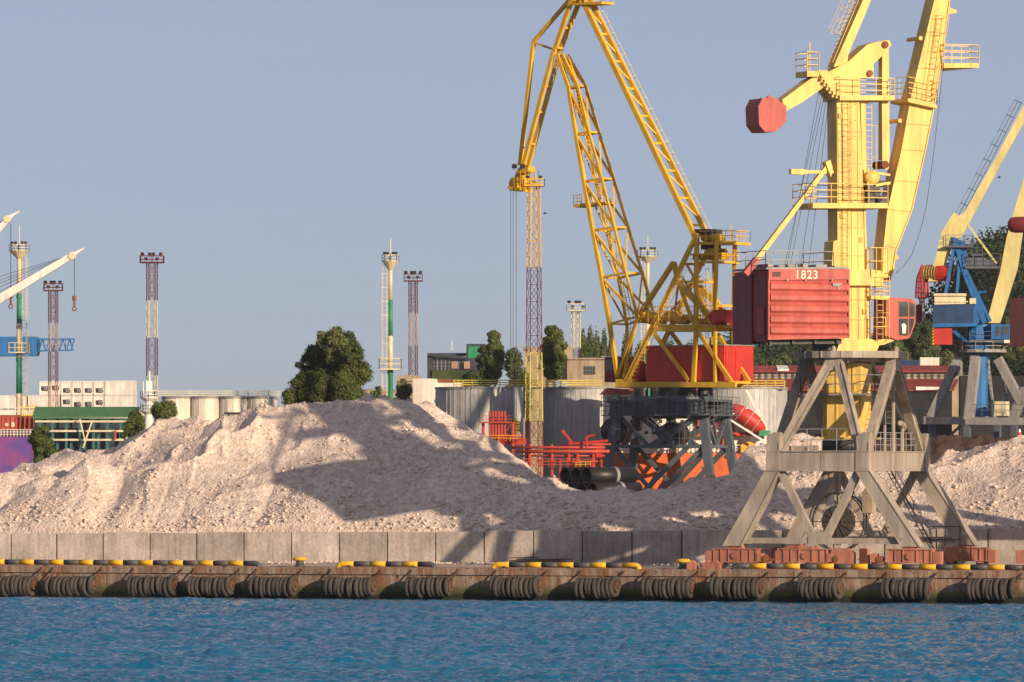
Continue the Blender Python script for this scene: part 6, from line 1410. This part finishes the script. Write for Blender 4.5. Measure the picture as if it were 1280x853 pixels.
b = MB(); b.poly(f, [(534, 476), (541, 476), (541, 442), (534, 442)], -.6, 10); b.poly(f, [(534, 445), (583, 449), (583, 446), (548, 441.5), (534, 441.5)], -1.2, 10); b.poly(f, [(549, 444), (582, 444), (582, 441.5), (549, 441.5)], 1, 9); b.poly(f, [(583, 476), (601, 476), (601, 430), (583, 430)], -.8, 8); b.build('cladding', M['blddark'], r1)
b = MB(); b.poly(f, [(540, 477), (584, 477), (584, 463), (540, 463)], -1.0, -.7); b.build('green_screen', M['leafdark'], r1)
b = MB(); b.poly(f, [(564.5, 461), (572, 461), (572, 452), (564.5, 452)], -.4, 0); b.build('panel', M['pinkbeige'], r1); b = MB(); b.poly(f, [(580, 461), (587, 461), (587, 452), (580, 452)], -1.1, -.8); b.build('panel', M['pinkbeige'], r1)
b = MB()
for x in (546, 551, 556, 561, 573, 578): b.poly(f, [(x, 463), (x+.7, 463), (x+.7, 448), (x, 448)], -.3, 0)
for y in (453, 458): b.poly(f, [(541, y+.5), (564, y+.5), (564, y), (541, y)], -.25, 0)
b.build('mullion', M['greymetal'], r1); b = MB(); b.poly(f, [(585, 448), (599, 448), (599, 433), (585, 433)], -.9, -.8); b.build('netting', M['green'], r1)
b = MB(); p = f.px(565, 441, 2); b.tube(p, p+Z*1.8, .06, 4); b.build('antenna', M['white'], r1)
r1, f = bld('equipment_cabin', 516, 538.5, 473.5, 730, 5, M['containerwhite'], 'plain pale grey cabin just left of the first grey tank')
r1, f = bld('long_cabin', 539, 567, 477.5, 734, 5, M['containerwhite'], 'low white cabin between the pale grey cabin and the first grey tank')
b = MB(); b.poly(f, [(538, 478), (567, 478), (567, 474), (538, 474)], -.2, 4); b.build('roof', M['rust'], r1)
b = MB(); b.ladder(f.px(536, 520, -2), f.px(550, 488, -2), f.O, .6, .4, .05); b.build('stairs', M['darkmetal'], r1)
r1, f = bld('brick_ruin', 496, 516, 470, 760, 5, M['bldbeige'], 'broken beige brick wall beside the central tube mast')
b = MB()
for i, (x, y) in enumerate(((497, 469), (500, 471), (504, 468), (509, 470), (512, 468))): b.poly(f, [(x, 472), (x+3, 472), (x+3, y), (x, y)], .1, 1)
for y in (476, 482, 488, 493): b.poly(f, [(495, y+.8), (516, y+.8), (516, y), (495, y)], -.3, 0)
b.build('coping', M['pinkbeige'], r1)
# low mound behind the heap crest with grass
b_ = fr_at(480, 740, 0)
def mound(U_, W_): return QZ+ (CZ+(600-487)/F*740-QZ)*np.exp(-((U_)/7.5)**4)*np.exp(-((W_)/9)**2)+.5*(vnoise(U_*1.3, W_*1.3, 5)-.5)
cm = P(474, 600, 745)
vs, fs = grid(np.linspace(-12, 12, 80), np.linspace(-14, 14, 50), mound, lambda a, b2: (a+cm.x, b2+745))
bignp('earth_mound', vs, fs, M['bldbeige'], smooth=True, kind='structure')
for x, y, w_, lb in ((505, 474, 22, 'dry bush right of the central tube mast'), (472, 483, 16, 'small bush on the mound left of the central mast')): tree(x, y, w_, 735, lb, 'round', 'leafolive', None, name='bush', ybase=500, dens=1.2)
# long warehouse with red roofs
wr, f = bld('warehouse', 780, 1215, 470, 1000, 20, M['bldbeige'], 'long warehouse with two tiers of red sheet roof behind the grey portal', -3)
b = MB(); b.extr([f.px(778, 465.5, -.8), f.px(1198, 465.5, -.8), f.px(1196, 459, 2), f.px(780, 459, 2)], Z*.25); b.build('upper_roof', M['roofred'], wr)
b = MB(); b.poly(f, [(780, 471), (1196, 471), (1196, 465), (780, 465)], 0, 2.5); b.build('clerestory', M['bldbeige'], wr)
b = MB(); b.extr([f.px(778, 489, -6), f.px(1192, 489, -6), f.px(1198, 475.5, -.1), f.px(780, 475.5, -.1)], Z*.2); b.build('lower_roof', M['roofred'], wr)
b = MB(); a0, _ = f.az(780, 500, -5.5); a1, z_ = f.az(1190, 489, -5.5); cbox(b, f, a0, a1, -5.5, -5, QZ, z_); b.build('front_wall', M['shadebrick'], wr)
x = 906
while x < 1190: win(f, wr, x, 466.5, x+3.6, 473.5, 0, 'glass'); x += 8.3
b = MB(); b.extr([f.px(1145, 488, -6.3), f.px(1178, 487, -6.3), f.px(1178, 486, -6.1), f.px(1145, 485.5, -6.1)], Z*.25); b.extr([f.px(972, 464, -.9), f.px(986, 464, -.9), f.px(984, 459.5, 1.8), f.px(970, 459.5, 1.8)], Z*.32); b.build('roof_light', M['white'], wr)
for x0, x1, y0, m_, lb in ((1113, 1150, 450, 'bluedark', 'dark blue container on the roof line left of the grey one'), (1150, 1174, 447, 'containerwhite', 'pale grey container above the red roof')):
    f7 = fr_at(x0, 1030, -3); rt = root('site_container', f7.px(x0, 460, 0), lb, 'container'); b = MB(); b.poly(f7, [(x0, 462), (x1, 462), (x1, y0), (x0, y0)], 0, 4); b.build('body', M[m_], rt)
    b = MB(); x = x0+1
    while x < x1-1: b.poly(f7, [(x, 461), (x+.8, 461), (x+.8, y0+1), (x, y0+1)], -.06, 0); x += 2.2
    b.build('rib', M[m_], rt)
    b = MB(); b.poly(f7, [(x0-2, 640), (x1+2, 640), (x1+2, 462.1), (x0-2, 462.1)], .2, 3.8); b.build('support_frame', M['bldbeige'], rt)
rr_, f = bld('sheds_right', 1200, 1420, 470, 960, 12, M['shadebrick'], 'low dark shed with pale roof edge behind the blue crane', -3); rr_.name = 'dark_shed'
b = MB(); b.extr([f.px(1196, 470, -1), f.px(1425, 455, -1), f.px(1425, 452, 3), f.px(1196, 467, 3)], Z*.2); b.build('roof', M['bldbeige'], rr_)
# green-blue storage drum and dark brown gravel under the blue crane
cm2 = Q3.pt(0, 0, 0)
def hump(U_, W_): return QZ+np.maximum(0, 9.3-np.abs(W_)*.55-.004*U_**2)+.5*(vnoise(U_*1.1, W_*1.1, 5)-.5)+.3*(vnoise(U_*3, W_*3, 6)-.5)
vs, fs = grid(np.linspace(-8, 22, 160), np.linspace(-17, 17, 110), hump, lambda a, b2: (a+P(1200, 0, 570).x, b2+570))
bignp('scrap_heap', vs, fs, M['gravel2'], kind='stuff', label='brown scrap gravel heap under the blue crane, behind the pale heap', cat='gravel heap')
cone_ = root('traffic_cone', P(1274.5, 551, 420), 'red and white striped traffic cone at the right picture edge', 'cone')
p = P(1274.5, 553, 420)
for k in range(4):
    b = MB(); r0_, r1_ = .30*(1-k/4.6), .30*(1-(k+1)/4.6); b.lathe(p, [(r0_, k*.22), (r1_, (k+1)*.22)], 12); b.build('band', M['coral'] if k % 2 == 0 else M['white'], cone_)
b = MB(); b.box(p-Z*.04, .7, .7, .08); b.build('base', M['coral'], cone_)
# red lattice beacon
DB = 1290.0; bn = root('beacon_tower', P(1152.5, 600, DB), 'red tapering lattice beacon on a grey trunk above the hillside trees', 'tower'); c_ = P(1152.5, 600, DB); pz = lambda y: CZ+(600-y)/F*DB
pr5 = [(372, 8.6), (366, 8.4), (360, 8.0), (352, 7.4), (347, 6.8), (339, 3.6), (331, .3)]
b = MB()
for k in range(12):
    t = 2*math.pi*k/12; e_ = Vector((math.cos(t), math.sin(t), 0)); pts_ = [Vector((c_.x, DB, pz(y)))+e_*(w2/F*DB) for y, w2 in pr5]
    for a_, q_ in zip(pts_[:-1], pts_[1:]): b.bar(a_, q_, .26, .12, e_)
for y, w2 in pr5[:-1]: ring(b, Vector((c_.x, DB, pz(y))), w2/F*DB, .09, Z, 16, 4)
b.build('cage', M['redpaint'], bn)
b = MB(); b.tube((c_.x, DB, pz(372)), (c_.x, DB, pz(345)), .35, 8); b.ladder((c_.x, DB-.5, pz(372)), (c_.x, DB-.5, pz(343)), Vector((1, 0, 0)), .6, .5, .06); b.build('core', M['maroon'], bn)
b = MB(); b.smooth = True; b.tube((c_.x, DB, QZ), (c_.x, DB, pz(372)), .62, 12); b.build('trunk', M['greymetal'], bn)
b = MB(); b.lathe((c_.x, DB, pz(372)), [(.6, -.3), (1.2, -.1), (1.2, .1), (0, .1)], 12); b.build('base_plate', M['redpaint'], bn)
for x, y, s_, lb in ((681, 267, .22, 'tiny dark bird flying right of the ochre crane jib head'), (1249, 222, .22, 'tiny dark bird flying between the two cream booms at right')):
    p = P(x, y, 450); b = MB(); b.lathe(p, [(0, -.16), (.05, -.05), (.06, .05), (0, .2)], 6, Vector((1, .3, .1)).normalized())
    for e in (-1, 1): b.add([p+Vector((-.05, 0, 0)), p+Vector((.07, 0, 0)), p+Vector((.03, e*.2, .12)), p+Vector((-.06, e*.36, .04))], [(0, 1, 2, 3)])
    o = b.build('bird', M['darkmetal']); tag(o, lb, 'bird', 'birds in the sky')

# ------------------------------------------------------------------ evening haze: one closed box of even air
b = MB(); b.hexa([(-3900, -800, -2.2), (3900, -800, -2.2), (3900, 3900, -2.2), (-3900, 3900, -2.2), (-3900, -800, 84), (3900, -800, 84), (3900, 3900, 84), (-3900, 3900, 84)])
hm = bpy.data.materials.new('haze_air'); hm.use_nodes = True; hn = hm.node_tree; hn.nodes.remove(hn.nodes['Principled BSDF'])
pv = hn.nodes.new('ShaderNodeVolumePrincipled'); pv.inputs['Color'].default_value = (.86, .90, 1, 1); pv.inputs['Density'].default_value = .00003; pv.inputs['Anisotropy'].default_value = 0.0
hn.links.new(pv.outputs[0], hn.nodes['Material Output'].inputs['Volume'])
b.build('haze', hm, kind='stuff', label='thin evening haze over the whole harbour', cat='haze')
